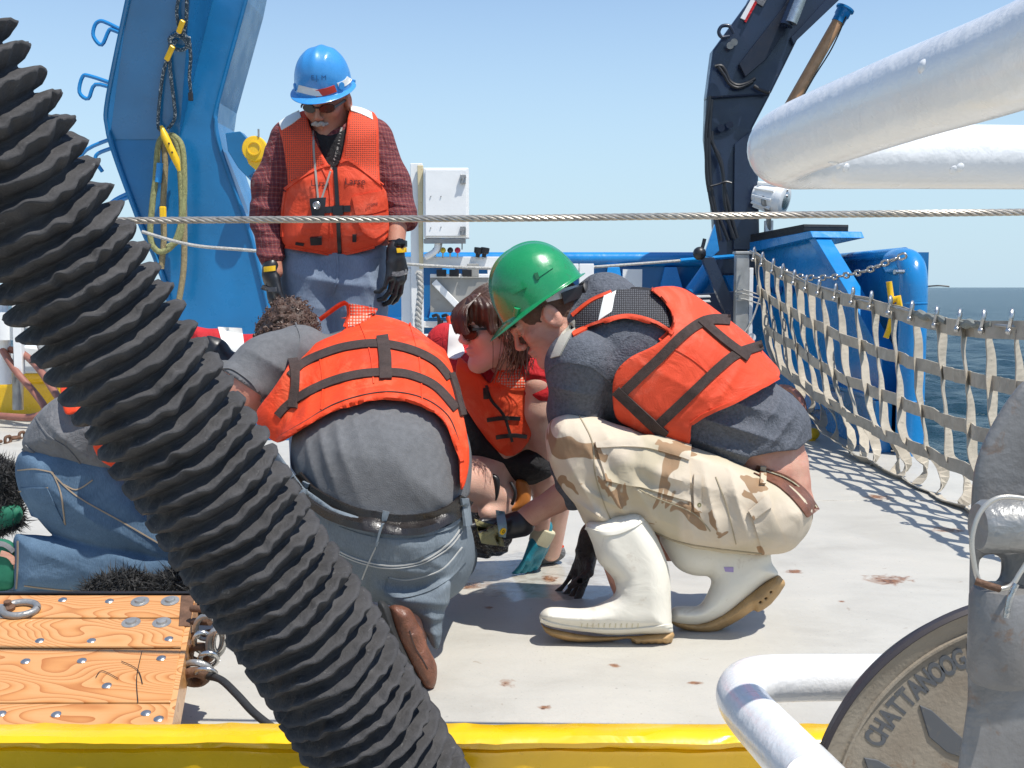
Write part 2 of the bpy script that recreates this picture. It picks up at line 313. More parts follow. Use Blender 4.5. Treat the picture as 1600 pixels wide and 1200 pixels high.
# ------------------------------------------------------------------ implicit sculpting (bodies, clothes, boots, gloves)
class SDF:
    def __init__(s, lo, hi, h=.005):
        s.h = h; s.ax = [np.arange(a, b+h, h, dtype=np.float32) for a, b in zip(lo, hi)]
        s.F = np.full([len(a) for a in s.ax], 9., np.float32)
    def copy(s):
        c = SDF.__new__(SDF); c.h = s.h; c.ax = s.ax; c.F = s.F.copy(); return c
    def sub(s, lo, hi):
        sl = tuple(slice(max(0, int((l-a[0])/s.h)), max(0, int((h_-a[0])/s.h)+2)) for a, l, h_ in zip(s.ax, lo, hi))
        X, Y, Z = (a[q] for a, q in zip(s.ax, sl))
        return sl, X[:, None, None], Y[None, :, None], Z[None, None, :]
    def put(s, sl, d, k, op='+'):
        A = s.F[sl]
        if A.size == 0: return
        if op == '+':
            h = np.maximum(k-np.abs(A-d), 0)/max(k, 1e-6); s.F[sl] = np.minimum(A, d)-h*h*k*.25
        else:
            d = -d; h = np.maximum(k-np.abs(A-d), 0)/max(k, 1e-6); s.F[sl] = np.maximum(A, d)+h*h*k*.25
    def rc(s, a, b, ra, rb=None, k=.02, flat=None, op='+', m=.06):
        a, b = np.array(a, np.float32), np.array(b, np.float32); rb = ra if rb is None else rb; R = max(ra, rb)+m
        sl, X, Y, Z = s.sub(np.minimum(a, b)-R, np.maximum(a, b)+R)
        x, y, z = X-a[0], Y-a[1], Z-a[2]; d = b-a; sc_ = 1.
        if flat is not None:                          # (normal, factor): thinner along normal
            n, f = nrm(flat[0]).astype(np.float32), flat[1]; q = (x*n[0]+y*n[1]+z*n[2])*(1/f-1)
            x, y, z = x+q*n[0], y+q*n[1], z+q*n[2]; d = d+np.dot(d, n)*(1/f-1)*n; sc_ = (1+f)/2
        L = max(float(np.dot(d, d)), 1e-9); t = np.clip((x*d[0]+y*d[1]+z*d[2])/L, 0, 1)
        D = (np.sqrt((x-t*d[0])**2+(y-t*d[1])**2+(z-t*d[2])**2)-(ra+(rb-ra)*t))*sc_
        s.put(sl, D.astype(np.float32), k, op); return s
    def chain(s, pts, rs, k=.02, **kw):
        for i in range(len(pts)-1): s.rc(pts[i], pts[i+1], rs[i], rs[i+1], k, **kw)
        return s
    def ell(s, c, r, ax=None, k=.02, op='+', m=.06):
        c = np.array(c, np.float32); R = max(r)+m; sl, X, Y, Z = s.sub(c-R, c+R)
        x, y, z = X-c[0], Y-c[1], Z-c[2]
        ax = np.eye(3) if ax is None else np.array(ax)
        u = [x*float(e[0])+y*float(e[1])+z*float(e[2]) for e in ax]
        k0 = np.sqrt((u[0]/r[0])**2+(u[1]/r[1])**2+(u[2]/r[2])**2); k1 = np.sqrt((u[0]/r[0]**2)**2+(u[1]/r[1]**2)**2+(u[2]/r[2]**2)**2)+1e-6
        s.put(sl, (k0*(k0-1)/k1).astype(np.float32), k, op); return s
    def poly(s, px, Y0, sm=3):
        P = np.array([W(x, y, Y0)[[0, 2]] for x, y in px])
        if sm > 1: P = cr(P, sm, True)
        X = s.ax[0][:, None]; Z = s.ax[2][None, :]
        D = np.full((X.size, Z.size), 1e9, np.float32); ins = np.zeros(D.shape, bool); n = len(P)
        for i in range(n):
            a, b = P[i], P[(i+1) % n]; e = b-a; L = max(e.dot(e), 1e-12)
            t = np.clip(((X-a[0])*e[0]+(Z-a[1])*e[1])/L, 0, 1)
            D = np.minimum(D, (X-a[0]-t*e[0])**2+(Z-a[1]-t*e[1])**2)
            if abs(e[1]) > 1e-12: ins ^= ((a[1] > Z) != (b[1] > Z)) & (X < a[0]+(Z-a[1])*e[0]/e[1])
        D = np.sqrt(D); D[ins] *= -1; D = D.astype(np.float32)
        # the outline narrows towards the far side as the seen form does
        xs, ys, zs = s.ax; O = np.empty(s.F.shape, np.float32); h = s.h
        for j, y in enumerate(ys):
            k = Y0/max(float(y), .3); u = np.clip((xs*k-xs[0])/h, 0, len(xs)-1.001); w = np.clip((1+(zs-1)*k-zs[0])/h, 0, len(zs)-1.001)
            ui, wi = u.astype(int), w.astype(int); A = D[ui]*(1-(u-ui))[:, None]+D[ui+1]*(u-ui)[:, None]
            O[:, j, :] = A[:, wi]*(1-(w-wi))+A[:, wi+1]*(w-wi)
        return O
    def infl(s, px, Y0, T, k=.02, tilt=(0, 0), op='+', sm=3, fl=1.):
        """a rounded solid: outline seen by the camera at Y0, half thickness T, leaning by tilt (dY/dX, dY/dZ)"""
        d = s.poly(px, Y0, sm); c = np.array([W(x, y, Y0)[[0, 2]] for x, y in px]).mean(0)
        yy = (s.ax[1][None, :, None]-Y0-tilt[0]*(s.ax[0][:, None, None]-c[0])-tilt[1]*(s.ax[2][None, None, :]-c[1]))*fl
        q = np.maximum(d+T, 0); D = np.sqrt(q*q+yy*yy)-T
        s.put((slice(None),)*3, D.astype(np.float32), k, op); return s
    def cutpoly(s, px, Y0, keep=True, sm=3, k=.004):
        d = s.poly(px, Y0, sm)
        s.F = np.maximum(s.F, d if keep else -d)+0*s.F; return s
    def cutplane(s, p, n):
        p = np.array(p); n = nrm(n)
        D = (s.ax[0][:, None, None]-p[0])*n[0]+(s.ax[1][None, :, None]-p[1])*n[1]+(s.ax[2][None, None, :]-p[2])*n[2]
        s.F = np.maximum(s.F, D.astype(np.float32)); return s
    def shell(s, t0, t1):
        c = s.copy(); c.F = np.maximum(s.F-t1, t0-s.F); return c
    def minus(s, o, off=0.):
        s.F = np.maximum(s.F, -(o.F+off)); return s
    def disp(s, fn, band=.05):
        idx = np.nonzero(np.abs(s.F) < band)
        P = [a[i].astype(np.float64) for a, i in zip(s.ax, idx)]
        s.F[idx] += fn(*P).astype(np.float32); return s
    def verts(s):
        F = s.F; S = F < 0; nx, ny, nz = F.shape
        c = sum(S[i:nx-1+i, j:ny-1+j, k:nz-1+k].astype(np.int8) for i in (0,1) for j in (0,1) for k in (0,1))
        I, J, K = np.nonzero((c > 0) & (c < 8)); cid = np.full((nx-1, ny-1, nz-1), -1, np.int32); cid[I, J, K] = np.arange(len(I))
        acc = np.zeros((len(I), 3)); cnt = np.zeros(len(I))
        C8 = [(i, j, k) for i in (0,1) for j in (0,1) for k in (0,1)]
        for a in C8:
            for ax in range(3):
                if a[ax]: continue
                b = list(a); b[ax] = 1
                fa = F[I+a[0], J+a[1], K+a[2]]; fb = F[I+b[0], J+b[1], K+b[2]]; m = (fa < 0) != (fb < 0)
                t = np.where(m, fa/np.where(m, fa-fb, 1), 0); p = np.tile(np.array(a, float), (len(I), 1)); p[:, ax] += t
                acc[m] += p[m]; cnt[m] += 1
        V = acc/np.maximum(cnt, 1)[:, None]+np.stack([I, J, K], 1); V = V*s.h+np.array([a[0] for a in s.ax])
        Q = []
        for ax in range(3):
            o = [x for x in range(3) if x != ax]
            A = [slice(1, -1)]*3; A[ax] = slice(0, -1); B = list(A); B[ax] = slice(1, None)
            sa, sb = S[tuple(A)], S[tuple(B)]; idx = np.array(np.nonzero(sa != sb)); 
            if idx.size == 0: continue
            val = sa[tuple(idx)]; base = idx.copy(); base[o[0]] += 1; base[o[1]] += 1
            def g(d0, d1):
                q = base.copy(); q[o[0]] -= d0; q[o[1]] -= d1; return cid[tuple(q)]
            quad = np.stack([g(1,1), g(0,1), g(0,0), g(1,0)], 1)
            flip = val if ax != 1 else ~val
            quad[~flip] = quad[~flip][:, ::-1]; Q.append(quad)
        Q = np.concatenate(Q); Q = Q[(Q >= 0).all(1)]
        return V, Q
    def obj(s, name, m, parent=None, label=None, smooth=1):
        V, Q = s.verts()
        for _ in range(smooth):
            A = np.zeros_like(V); n = np.zeros(len(V))
            for i in range(4):
                j = (i+1) % 4
                for d in range(3): A[:, d] += np.bincount(Q[:, i], V[Q[:, j], d], len(V))+np.bincount(Q[:, j], V[Q[:, i], d], len(V))
                n += np.bincount(Q[:, i], minlength=len(V))+np.bincount(Q[:, j], minlength=len(V))
            V = V*.5+.5*A/np.maximum(n, 1)[:, None]
        me = bpy.data.meshes.new(name); nV, nQ = len(V), len(Q)
        me.vertices.add(nV); me.vertices.foreach_set('co', V.astype(np.float32).ravel())
        me.loops.add(nQ*4); me.loops.foreach_set('vertex_index', Q.astype(np.int32).ravel())
        me.polygons.add(nQ); me.polygons.foreach_set('loop_start', np.arange(nQ, dtype=np.int32)*4)
        me.update(calc_edges=True); me.validate()
        return link(name, me, m, parent, label, True)
def bbox(pts, m=.12):
    P = np.array([W(*p) if len(p) == 3 else p for p in pts]); return P.min(0)-m, P.max(0)+m
_r = np.random.RandomState(3)
def pn(x, y, z, f, seed=0, n=7, st=(1, 1, 1)):
    """plane-wave noise about -1..1"""
    r = np.random.RandomState(seed); o = 0
    for i in range(n):
        d = r.normal(size=3); d /= np.linalg.norm(d); d *= f*(.6+.8*r.rand()); ph = r.rand()*6.28
        o = o+np.sin(x*d[0]*st[0]+y*d[1]*st[1]+z*d[2]*st[2]+ph)
    return o/math.sqrt(n)
def folds(c, d, f, amp, sig, seed=0, sharp=True, warp=.6):
    """local wrinkles round c, running across direction d"""
    c = np.array(W(*c)); d = nrm(d)
    def fn(x, y, z):
        u = (x-c[0])*d[0]+(y-c[1])*d[1]+(z-c[2])*d[2]; w = pn(x, y, z, 9, seed)*warp
        r2 = ((x-c[0])**2+(y-c[1])**2+(z-c[2])**2)/sig**2; q = np.sin(u*f+w*2)
        if sharp: q = 1-2*np.abs(np.sin(u*f*.5+w))**.7
        return -amp*q*np.exp(-r2)
    return fn
def wrink(amp, f, seed, st=(1, 1, 1)):
    def fn(x, y, z):
        a = pn(x+.02*pn(x, y, z, f*.7, seed+9), y, z, f, seed, st=st); return amp*(np.abs(a)-.5)
    return fn
# ------------------------------------------------------------------ pieces laid on a surface (straps, tapes, pockets, seams)
def bvh_of(*objs):
    V = []; P = []; dg = bpy.context.evaluated_depsgraph_get()
    for o in objs:
        b = len(V); me = o.data; n = len(me.vertices); co = np.empty(n*3, np.float32); me.vertices.foreach_get('co', co)
        V += [tuple(c) for c in co.reshape(-1, 3).astype(float)]; P += [tuple(v+b for v in p.vertices) for p in me.polygons]
    return BVHTree.FromPolygons(V, P)
def hit(bvh, px, py):
    d = ray(px, py); h = bvh.ray_cast(Vector(CAM), Vector(d)); return h
def lay(name, bvh, grid, th, m, parent, label=None, lift=.001, smooth=True, maxjump=.06):
    """grid[i][j] of pixels cast on the surface; a thin solid piece th thick follows it"""
    n, k = len(grid), len(grid[0]); P = np.full((n, k, 3), np.nan); Nn = np.zeros((n, k, 3)); dep = np.full((n, k), np.nan)
    for i in range(n):
        for j in range(k):
            h = hit(bvh, *grid[i][j])
            if h[0] is not None:
                P[i, j] = h[0]; nn = np.array(h[1]); r = ray(*grid[i][j])
                if nn.dot(r) > 0: nn = -nn
                Nn[i, j] = nn; dep[i, j] = h[0].y
    ok = ~np.isnan(dep)
    if ok.sum() < 4: print('lay failed', name); return None
    med = np.median(dep[ok])
    for i in range(n):
        for j in range(k):
            if not ok[i, j]:
                dd = np.argwhere(ok); q = dd[np.argmin(((dd-[i, j])**2).sum(1))]; P[i, j] = W(*grid[i][j], dep[q[0], q[1]]); Nn[i, j] = Nn[q[0], q[1]]
    for _ in range(2):                                 # even out the normals
        A = Nn.copy(); A[1:] += Nn[:-1]; A[:-1] += Nn[1:]; A[:, 1:] += Nn[:, :-1]; A[:, :-1] += Nn[:, 1:]; Nn = A/(np.linalg.norm(A, axis=2)[..., None]+1e-9)
    T = (P+Nn*(lift+th)).reshape(-1, 3); B = (P+Nn*(lift-.003)).reshape(-1, 3); vs = np.concatenate([T, B]); o = n*k; fs = []
    for i in range(n-1):
        for j in range(k-1): fs.append((i*k+j, i*k+j+1, (i+1)*k+j+1, (i+1)*k+j))
    for i in range(n-1): fs.append((i*k, (i+1)*k, (i+1)*k+o, i*k+o)); fs.append(((i+1)*k+k-1, i*k+k-1, i*k+k-1+o, (i+1)*k+k-1+o))
    for j in range(k-1): fs.append((j+1, j, j+o, j+1+o)); a = (n-1)*k+j; fs.append((a, a+1, a+1+o, a+o))
    me = bpy.data.meshes.new(name); me.from_pydata([tuple(v) for v in vs], [], fs); me.update()
    uv = me.uv_layers.new(name='UV'); G2 = np.array(grid, float).reshape(-1, 2)*np.nanmedian(dep)/FPX; G2 = np.concatenate([G2, G2])
    for l in me.loops: uv.data[l.index].uv = G2[l.vertex_index]
    ob = link(name, me, m, parent, label, smooth); autosm(ob, .9); return ob
def ribbon(name, bvh, pts, w, th, m, parent, label=None, step=5., across=4, curve=True, lift=.001):
    P = cr(pts, 12) if curve and len(pts) > 2 else np.array(pts, float)
    L = np.r_[0, np.cumsum(np.linalg.norm(np.diff(P, axis=0), axis=1))]; n = max(3, int(L[-1]/step)+1)
    t = np.linspace(0, L[-1], n); Q = np.stack([np.interp(t, L, P[:, 0]), np.interp(t, L, P[:, 1])], 1)
    D = np.gradient(Q, axis=0); D /= np.linalg.norm(D, axis=1)[:, None]; Nn = np.stack([-D[:, 1], D[:, 0]], 1)
    if np.ndim(w): w = np.interp(t/L[-1], np.linspace(0, 1, len(w)), w)
    else: w = np.full(n, w)
    return lay(name, bvh, [[Q[i]+Nn[i]*w[i]*(j/(across-1)-.5) for j in range(across)] for i in range(n)], th, m, parent, label, lift)
def quadpatch(name, bvh, a, b, c, d, th, m, parent, label=None, n=10, k=10, lift=.001, bulge=0):
    a, b, c, d = (np.array(q, float) for q in (a, b, c, d)); g = []
    for i in range(n):
        u = i/(n-1); l = a+(d-a)*u; r = b+(c-b)*u
        g.append([l+(r-l)*(j/(k-1)) for j in range(k)])
    return lay(name, bvh, g, th, m, parent, label, lift)
def edgepatch(name, bvh, top, bot, th, m, parent, label=None, n=14, k=18, lift=.001):
    """patch between two pixel curves"""
    A = cr(top, 8); B = cr(bot, 8)
    A = np.array([A[int(round(t))] for t in np.linspace(0, len(A)-1, k)]); B = np.array([B[int(round(t))] for t in np.linspace(0, len(B)-1, k)])
    return lay(name, bvh, [[A[j]+(B[j]-A[j])*i/(n-1) for j in range(k)] for i in range(n)], th, m, parent, label, lift)
def textmesh(name, s, size, m, parent, origin, right, up, nrmv, th=.0006, label=None, xs=1., bold=0.):
    cu = bpy.data.curves.new(name, 'FONT'); cu.body = s; cu.size = size; cu.extrude = th/2; cu.align_x = 'CENTER'; cu.align_y = 'CENTER'
    cu.resolution_u = 4; cu.offset = bold
    o = bpy.data.objects.new(name, cu); COL.objects.link(o); dg = bpy.context.evaluated_depsgraph_get(); dg.update()
    me = bpy.data.meshes.new_from_object(o.evaluated_get(dg)); bpy.data.objects.remove(o)
    R = Matrix((right, up, nrmv)).transposed().to_4x4(); me.transform(Matrix.Translation(origin) @ R @ Matrix.Diagonal((xs, 1, 1, 1)))
    me.materials.clear(); return link(name, me, m, parent, label)
def surftext(name, bvh, px, py, s, size, m, parent, ang=0., lift=.003, label=None):
    h = hit(bvh, px, py)
    if h[0] is None: print('text miss', s); return
    n = np.array(h[1]); r = ray(px, py)
    if n.dot(r) > 0: n = -n
    rt = np.array([math.cos(ang), 0, math.sin(ang)]); rt = nrm(rt-n*rt.dot(n)); up = np.cross(n, rt)
    return textmesh(name, s, size, m, parent, Vector(np.array(h[0])+n*lift), Vector(rt), Vector(up), Vector(n), label=label)

# ------------------------------------------------------------------ anatomy
class Fr:
    def __init__(s, o, f, u, sc_=1.):
        s.o = np.array(o); s.f = nrm(f); u = np.array(u, float); s.u = nrm(u-s.f*np.dot(u, s.f)); s.s = np.cross(s.f, s.u); s.k = sc_
    def __call__(s, f, u, w=0.): return s.o+(s.f*f+s.u*u+s.s*w)*s.k
    @property
    def ax(s): return [s.f, s.u, s.s]
def head(S, H, female=False):
    k = H.k; A = H.ax
    S.ell(H(-.012, .042), (.100*k, .088*k, .078*k), A, .01)
    S.ell(H(.03, -.03), (.060*k, .080*k, .060*k), A, .03)
    S.rc(H(.078, -.092), H(.070, -.095), .021*k, .02*k, .03)
    for w in (-1, 1):
        S.rc(H(-.005, -.055, .052*w), H(.068, -.098, .015*w), .016*k, .016*k, .03)
        S.ell(H(.062, -.012, .040*w), (.026*k, .022*k, .022*k), A, .02)
        S.rc(H(.086, .033, .036*w), H(.096, .030, .008*w), .010*k, .010*k, .012)
        S.ell(H(.098, .012, .031*w), (.016*k, .012*k, .018*k), A, .012, op='-')
        S.ell(H(.080, .012, .031*w), (.013*k, .012*k, .014*k), A, .003)
        S.ell(H(-.008, .000, .081*w), (.023*k, .038*k, .012*k), A, .006)
        S.ell(H(-.003, .002, .093*w), (.012*k, .023*k, .008*k), A, .004, op='-')
        S.ell(H(.104, -.024, .011*w), (.011*k, .008*k, .008*k), A, .008)
    S.rc(H(.097, .022), H(.115, -.014), .0065*k, .009*k, .010)
    S.rc(H(.113, -.017), H(.101, -.024), .009*k, .008*k, .006)
    S.ell(H(.090, -.047), (.014*k, .006*k, .022*k), A, .006)
    S.ell(H(.089, -.060), (.013*k, .006*k, .019*k), A, .006)
    S.rc(H(.105, -.054, -.02), H(.105, -.054, .02), .0022*k, .0022*k, .004, op='-')
    return S
def hand(S, w, d, n, curl=.5, side=1, k=1., fingers=None, spread=1., thumb=.6):
    """w wrist, d direction of the hand, n direction the palm faces, side +1/-1 on which side of the palm the thumb leaves"""
    w = np.array(w); d = nrm(d); n = np.array(n, float); n = nrm(n-d*np.dot(n, d)); s = np.cross(d, n)*side
    S.rc(w-d*.03, w+d*.02*k, .027*k, .028*k, .015, flat=(n, .75))
    S.rc(w+d*.03*k+s*.018*k, w+d*.078*k+s*.022*k, .021*k, .018*k, .02, flat=(n, .8))
    S.rc(w+d*.03*k-s*.014*k, w+d*.072*k-s*.022*k, .021*k, .017*k, .02, flat=(n, .8))
    L = (.040, .045, .042, .034); cs = fingers or (curl,)*4
    for i in range(4):
        o = s*(.030-.020*i)*k; p = w+d*(.085-(.004 if i in (0, 2) else .010 if i == 3 else 0))*k+o; a = .15+cs[i]*.3; l = L[i]*k
        sd = s*(.5-i/3.)*.22*spread; r = (.0105 if i < 3 else .009)*k
        for j in range(3):
            q = p+(d*math.cos(a)+n*math.sin(a)+sd)*l; S.rc(p, q, r, r*.92, .003); p = q; r *= .92; l *= .74; a += cs[i]*1.15
    p = w+d*.018*k+s*.026*k; a = thumb
    q = p+(s*.75+d*.6+n*.35)*.038*k; S.rc(p, q, .016*k, .013*k, .012)
    q2 = q+(d*.85+s*(.45-thumb*.4)+n*(.2+thumb*.4))*.032*k; S.rc(q, q2, .0125*k, .0115*k, .003)
    q3 = q2+(d*.9-s*thumb*.3+n*thumb*.6)*.026*k; S.rc(q2, q3, .0115*k, .009*k, .003)
    return S
def hard_hat(parent, H, m, L=.128, Wd=.110, Ht=.150, visor=.05, name='hard_hat', label=None, drop=.02, ridge=True):
    """dome with lip and peak; H frame at rim centre (f towards the peak)"""
    vs = []; nu, nv = 64, 18; fs = []
    def ring(u, t):
        th = 2*math.pi*u/nu; c, s_ = math.cos(th), math.sin(th); e = 2.35
        r = (1-t**e)**(1/e) if t < 1 else 0; z = Ht*t
        x, y = L*c*r, Wd*s_*r
        if ridge and t > 0: z += .005*math.exp(-(y/.012)**2)*min(1, t*2)
        for yy in (-.042, .042): z += .0025*math.exp(-((y-yy)/.008)**2)*min(1, t*2) if ridge else 0
        return H(x, z, y)
    rows = []
    for t, ex in ((0, 1.), (0, .75), (0, .4), (0, .12)):
        row = []
        for u in range(nu):
            th = 2*math.pi*u/nu; c, s_ = math.cos(th), math.sin(th); fr = max(0, c)**1.3
            e_ = (.014+visor*fr)*ex; dz = -.004*ex-drop*fr*ex**1.4
            row.append(H((L+e_)*c, dz, (Wd+.014*ex+.012*fr*ex)*s_))
        rows.append(row)
    for t in np.sin(np.linspace(0, math.pi/2, nv)): rows.append([ring(u, min(float(t), .9995)) for u in range(nu)])
    for r in rows: vs += r
    for i in range(len(rows)-1):
        for u in range(nu): fs.append((i*nu+u, i*nu+(u+1) % nu, (i+1)*nu+(u+1) % nu, (i+1)*nu+u))
    fs.append(tuple((len(rows)-1)*nu+u for u in range(nu)))
    o = MB().add(vs, fs).obj(name, m, parent, label, smooth=True)
    sd = o.modifiers.new('s', 'SOLIDIFY'); sd.thickness = .003; sd.offset = 1
    ss = o.modifiers.new('ss', 'SUBSURF'); ss.levels = ss.render_levels = 1
    return o
def P3(*pts): return [W(*p) for p in pts]
# ------------------------------------------------------------------ sea, hull, deck
def sea():
    m, t, b, co = newmat('sea_water')
    b.inputs['Base Color'].default_value = (.007, .030, .042, 1); b.inputs['Roughness'].default_value = .22; b.inputs['IOR'].default_value = 1.33; b.inputs['Specular IOR Level'].default_value = .22
    n1 = noise(t, scaled(t, co, (1, 1.3, 1)), 1.3, 4, .6); n2 = noise(t, scaled(t, co, (1, 1.6, 1)), 5, 3, .5)
    p = bump(t, b, n1, .8, .3); bump(t, b, n2, .7, .06, p)
    nr, na = 420, 260; rr = 4.5*(9000/4.5)**(np.linspace(0, 1, nr)**1.25); rr[-1] = 40000; aa = np.linspace(-.62, .62, na)
    R, A = np.meshgrid(rr, aa, indexing='ij'); X, Y = R*np.sin(A), R*np.cos(A); Z = np.zeros_like(X)
    r = np.random.RandomState(5)
    for i in range(26):
        L = .5*1.22**(i % 13)+.15*r.rand(); th = 1.1+r.normal()*.55; kx, ky = math.cos(th)*6.28/L, math.sin(th)*6.28/L
        amp = .0105*L*np.clip(1-R*.010/L*1.2, 0, 1); q = np.sin(X*kx+Y*ky+r.rand()*6.28); Z += amp*(q+.35*(1-2*np.abs(q)))
    Z -= 2.3
    vs = np.stack([X, Y, Z], 2).reshape(-1, 3); i = np.arange(nr*na).reshape(nr, na)
    Q = np.stack([i[:-1, :-1], i[:-1, 1:], i[1:, 1:], i[1:, :-1]], 2).reshape(-1, 4)[:, ::-1]
    me = bpy.data.meshes.new('sea'); me.from_pydata(vs.tolist(), [], Q.tolist()); me.update()
    o = link('sea', me, m, None, 'dark blue sea with small waves out to the horizon', True); o['kind'] = 'structure'
    mb = MB(); mb.add([(-40000,-40000,-2.9),(40000,-40000,-2.9),(40000,40000,-2.9),(-40000,40000,-2.9)], [(0,1,2,3)])
    tag(mb.obj('deep_water', m), 'deep water under and around the ship', kind='structure')
sea()
def deck_mat():
    m, t, b, co = newmat('grey_deck_paint')
    col = ramp(t, noise(t, scaled(t, co, (1, 1.4, 1)), 2.2, 5, .5, .6), [(.25, (.39, .37, .325)), (.5, (.465, .445, .395)), (.8, (.52, .49, .43))])
    st = noise(t, scaled(t, co, (9, .7, 1)), 1, 4, .4); col = mixc(t, mth(t, 'MULTIPLY', ramp(t, st, [(.5, (0,0,0)), (.8, (1,1,1))]), .35), col, (.50, .47, .40))
    sp = ramp(t, noise(t, co, 26, 3, .6, .7), [(.70, (0,0,0)), (.735, (1,1,1))]); col = mixc(t, mth(t, 'MULTIPLY', sp, .4), col, (.25, .18, .12))
    sp3 = ramp(t, noise(t, co, 150, 2, .2), [(.66, (0,0,0)), (.70, (1,1,1))]); col = mixc(t, mth(t, 'MULTIPLY', sp3, .3), col, (.24, .21, .17)); sp2 = ramp(t, noise(t, co, 75, 2, .2), [(.70, (0,0,0)), (.74, (1,1,1))]); col = mixc(t, mth(t, 'MULTIPLY', sp2, .5), col, (.20, .19, .17))
    wx = noise(t, co, 22, 4, .8); 
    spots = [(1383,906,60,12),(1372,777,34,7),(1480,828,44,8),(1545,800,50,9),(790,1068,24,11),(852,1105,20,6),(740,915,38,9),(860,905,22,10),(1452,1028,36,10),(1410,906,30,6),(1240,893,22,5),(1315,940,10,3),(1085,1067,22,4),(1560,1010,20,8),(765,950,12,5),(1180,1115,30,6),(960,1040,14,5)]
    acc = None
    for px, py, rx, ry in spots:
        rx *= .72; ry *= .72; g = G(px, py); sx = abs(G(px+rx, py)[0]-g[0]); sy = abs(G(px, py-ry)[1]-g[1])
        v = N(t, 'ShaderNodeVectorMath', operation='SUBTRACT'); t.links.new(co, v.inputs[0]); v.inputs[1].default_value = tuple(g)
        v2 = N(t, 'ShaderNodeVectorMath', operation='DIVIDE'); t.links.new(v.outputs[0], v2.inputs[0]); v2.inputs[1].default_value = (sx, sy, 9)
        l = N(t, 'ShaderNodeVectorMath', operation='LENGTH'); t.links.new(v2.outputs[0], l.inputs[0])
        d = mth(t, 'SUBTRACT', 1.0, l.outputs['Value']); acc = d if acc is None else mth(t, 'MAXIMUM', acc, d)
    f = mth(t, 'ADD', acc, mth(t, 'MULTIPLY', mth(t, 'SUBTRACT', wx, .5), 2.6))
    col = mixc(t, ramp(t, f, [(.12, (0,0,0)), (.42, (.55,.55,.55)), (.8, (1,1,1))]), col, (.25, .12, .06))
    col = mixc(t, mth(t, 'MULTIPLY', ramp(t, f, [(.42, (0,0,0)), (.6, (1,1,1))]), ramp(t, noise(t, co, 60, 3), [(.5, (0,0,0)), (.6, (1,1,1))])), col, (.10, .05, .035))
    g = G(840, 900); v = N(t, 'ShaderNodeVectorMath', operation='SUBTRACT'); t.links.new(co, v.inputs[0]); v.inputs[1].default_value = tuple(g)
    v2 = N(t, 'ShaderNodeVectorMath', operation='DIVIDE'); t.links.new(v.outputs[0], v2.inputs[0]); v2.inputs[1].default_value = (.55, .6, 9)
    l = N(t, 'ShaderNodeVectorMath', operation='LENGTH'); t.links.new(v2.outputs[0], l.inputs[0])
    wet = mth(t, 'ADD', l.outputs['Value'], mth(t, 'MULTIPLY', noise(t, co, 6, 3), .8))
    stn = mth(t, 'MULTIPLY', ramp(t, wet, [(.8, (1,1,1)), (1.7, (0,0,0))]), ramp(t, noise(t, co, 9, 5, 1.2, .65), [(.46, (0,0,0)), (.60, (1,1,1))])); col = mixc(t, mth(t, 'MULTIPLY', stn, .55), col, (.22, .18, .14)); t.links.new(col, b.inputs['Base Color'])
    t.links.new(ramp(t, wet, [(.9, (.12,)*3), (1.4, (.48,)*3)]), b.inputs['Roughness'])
    p = bump(t, b, noise(t, co, 5, 3), .25, .02); bump(t, b, noise(t, co, 90, 3), .35, .003, p); return m
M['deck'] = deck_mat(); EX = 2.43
mb = MB(); mb.add([(-7,-2,0),(EX,-2,0),(EX,10.2,0),(-7,10.2,0)], [(0,1,2,3)])
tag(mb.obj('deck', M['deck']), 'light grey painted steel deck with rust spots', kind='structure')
mb = MB(); mb.box((-7,-2,-3.2), (EX,10.2,-.01)); tag(mb.obj('hull', M['blue']), 'blue hull of the ship below the deck edge', kind='structure')

for nm, a, b_ in (('weld_seam', (-3, 5.35), (EX, 5.35)),):
    n_ = 160; P = [(a[0]+(b_[0]-a[0])*i/n_, a[1]+(b_[1]-a[1])*i/n_+.0015*math.sin(i*2.1), .0012+.0006*math.sin(i*5.3)) for i in range(n_+1)]
    q = MB().tube(P, .0035, 6).obj(nm, M['deck'], None, smooth=True); tag(q, 'painted-over weld seam running along the steel deck', kind='structure')
# yellow coamings: bulb lip, crease and face
def coaming(Y, x0, x1, h, label):
    prof = [(0,0),(0,h*.62),(-.006,h*.72),(.002,h*.76),(-.012,h*.80),(-.018,h*.9),(-.010,h*.98),(.01,h),(.05,h),(.06,h*.95),(.06,0)]
    rs = np.random.RandomState(2); xs = np.linspace(x0, x1, 160); vs = []
    for x in xs:
        for dy, z in prof: vs.append((x, Y+dy+.0018*math.sin(x*31)+.001*rs.normal(), z+.0012*math.sin(x*17+dy*90)+(.0008*rs.normal() if z > 0 else 0)))
    n = len(prof); fs = [(i*n+k, (i+1)*n+k, (i+1)*n+(k+1) % n, i*n+(k+1) % n) for i in range(len(xs)-1) for k in range(n)]
    mb = MB(); mb.add(vs, fs+[tuple(range(n)), tuple(range((len(xs)-1)*n+n-1, (len(xs)-1)*n-1, -1))]); o = mb.obj('coaming', M['yellow'], smooth=True)
    tag(o, label, 'coaming', 'yellow coamings across the deck'); return o
coaming(2.2, -2.6, 2.38, float(W(800, 1131, 2.25)[2]), 'glossy yellow coaming across the near edge of the deck, in front of the boots')
coaming(9.0, -6.5, 2.36, .335, 'yellow coaming across the far end of the deck, behind the crouching people')

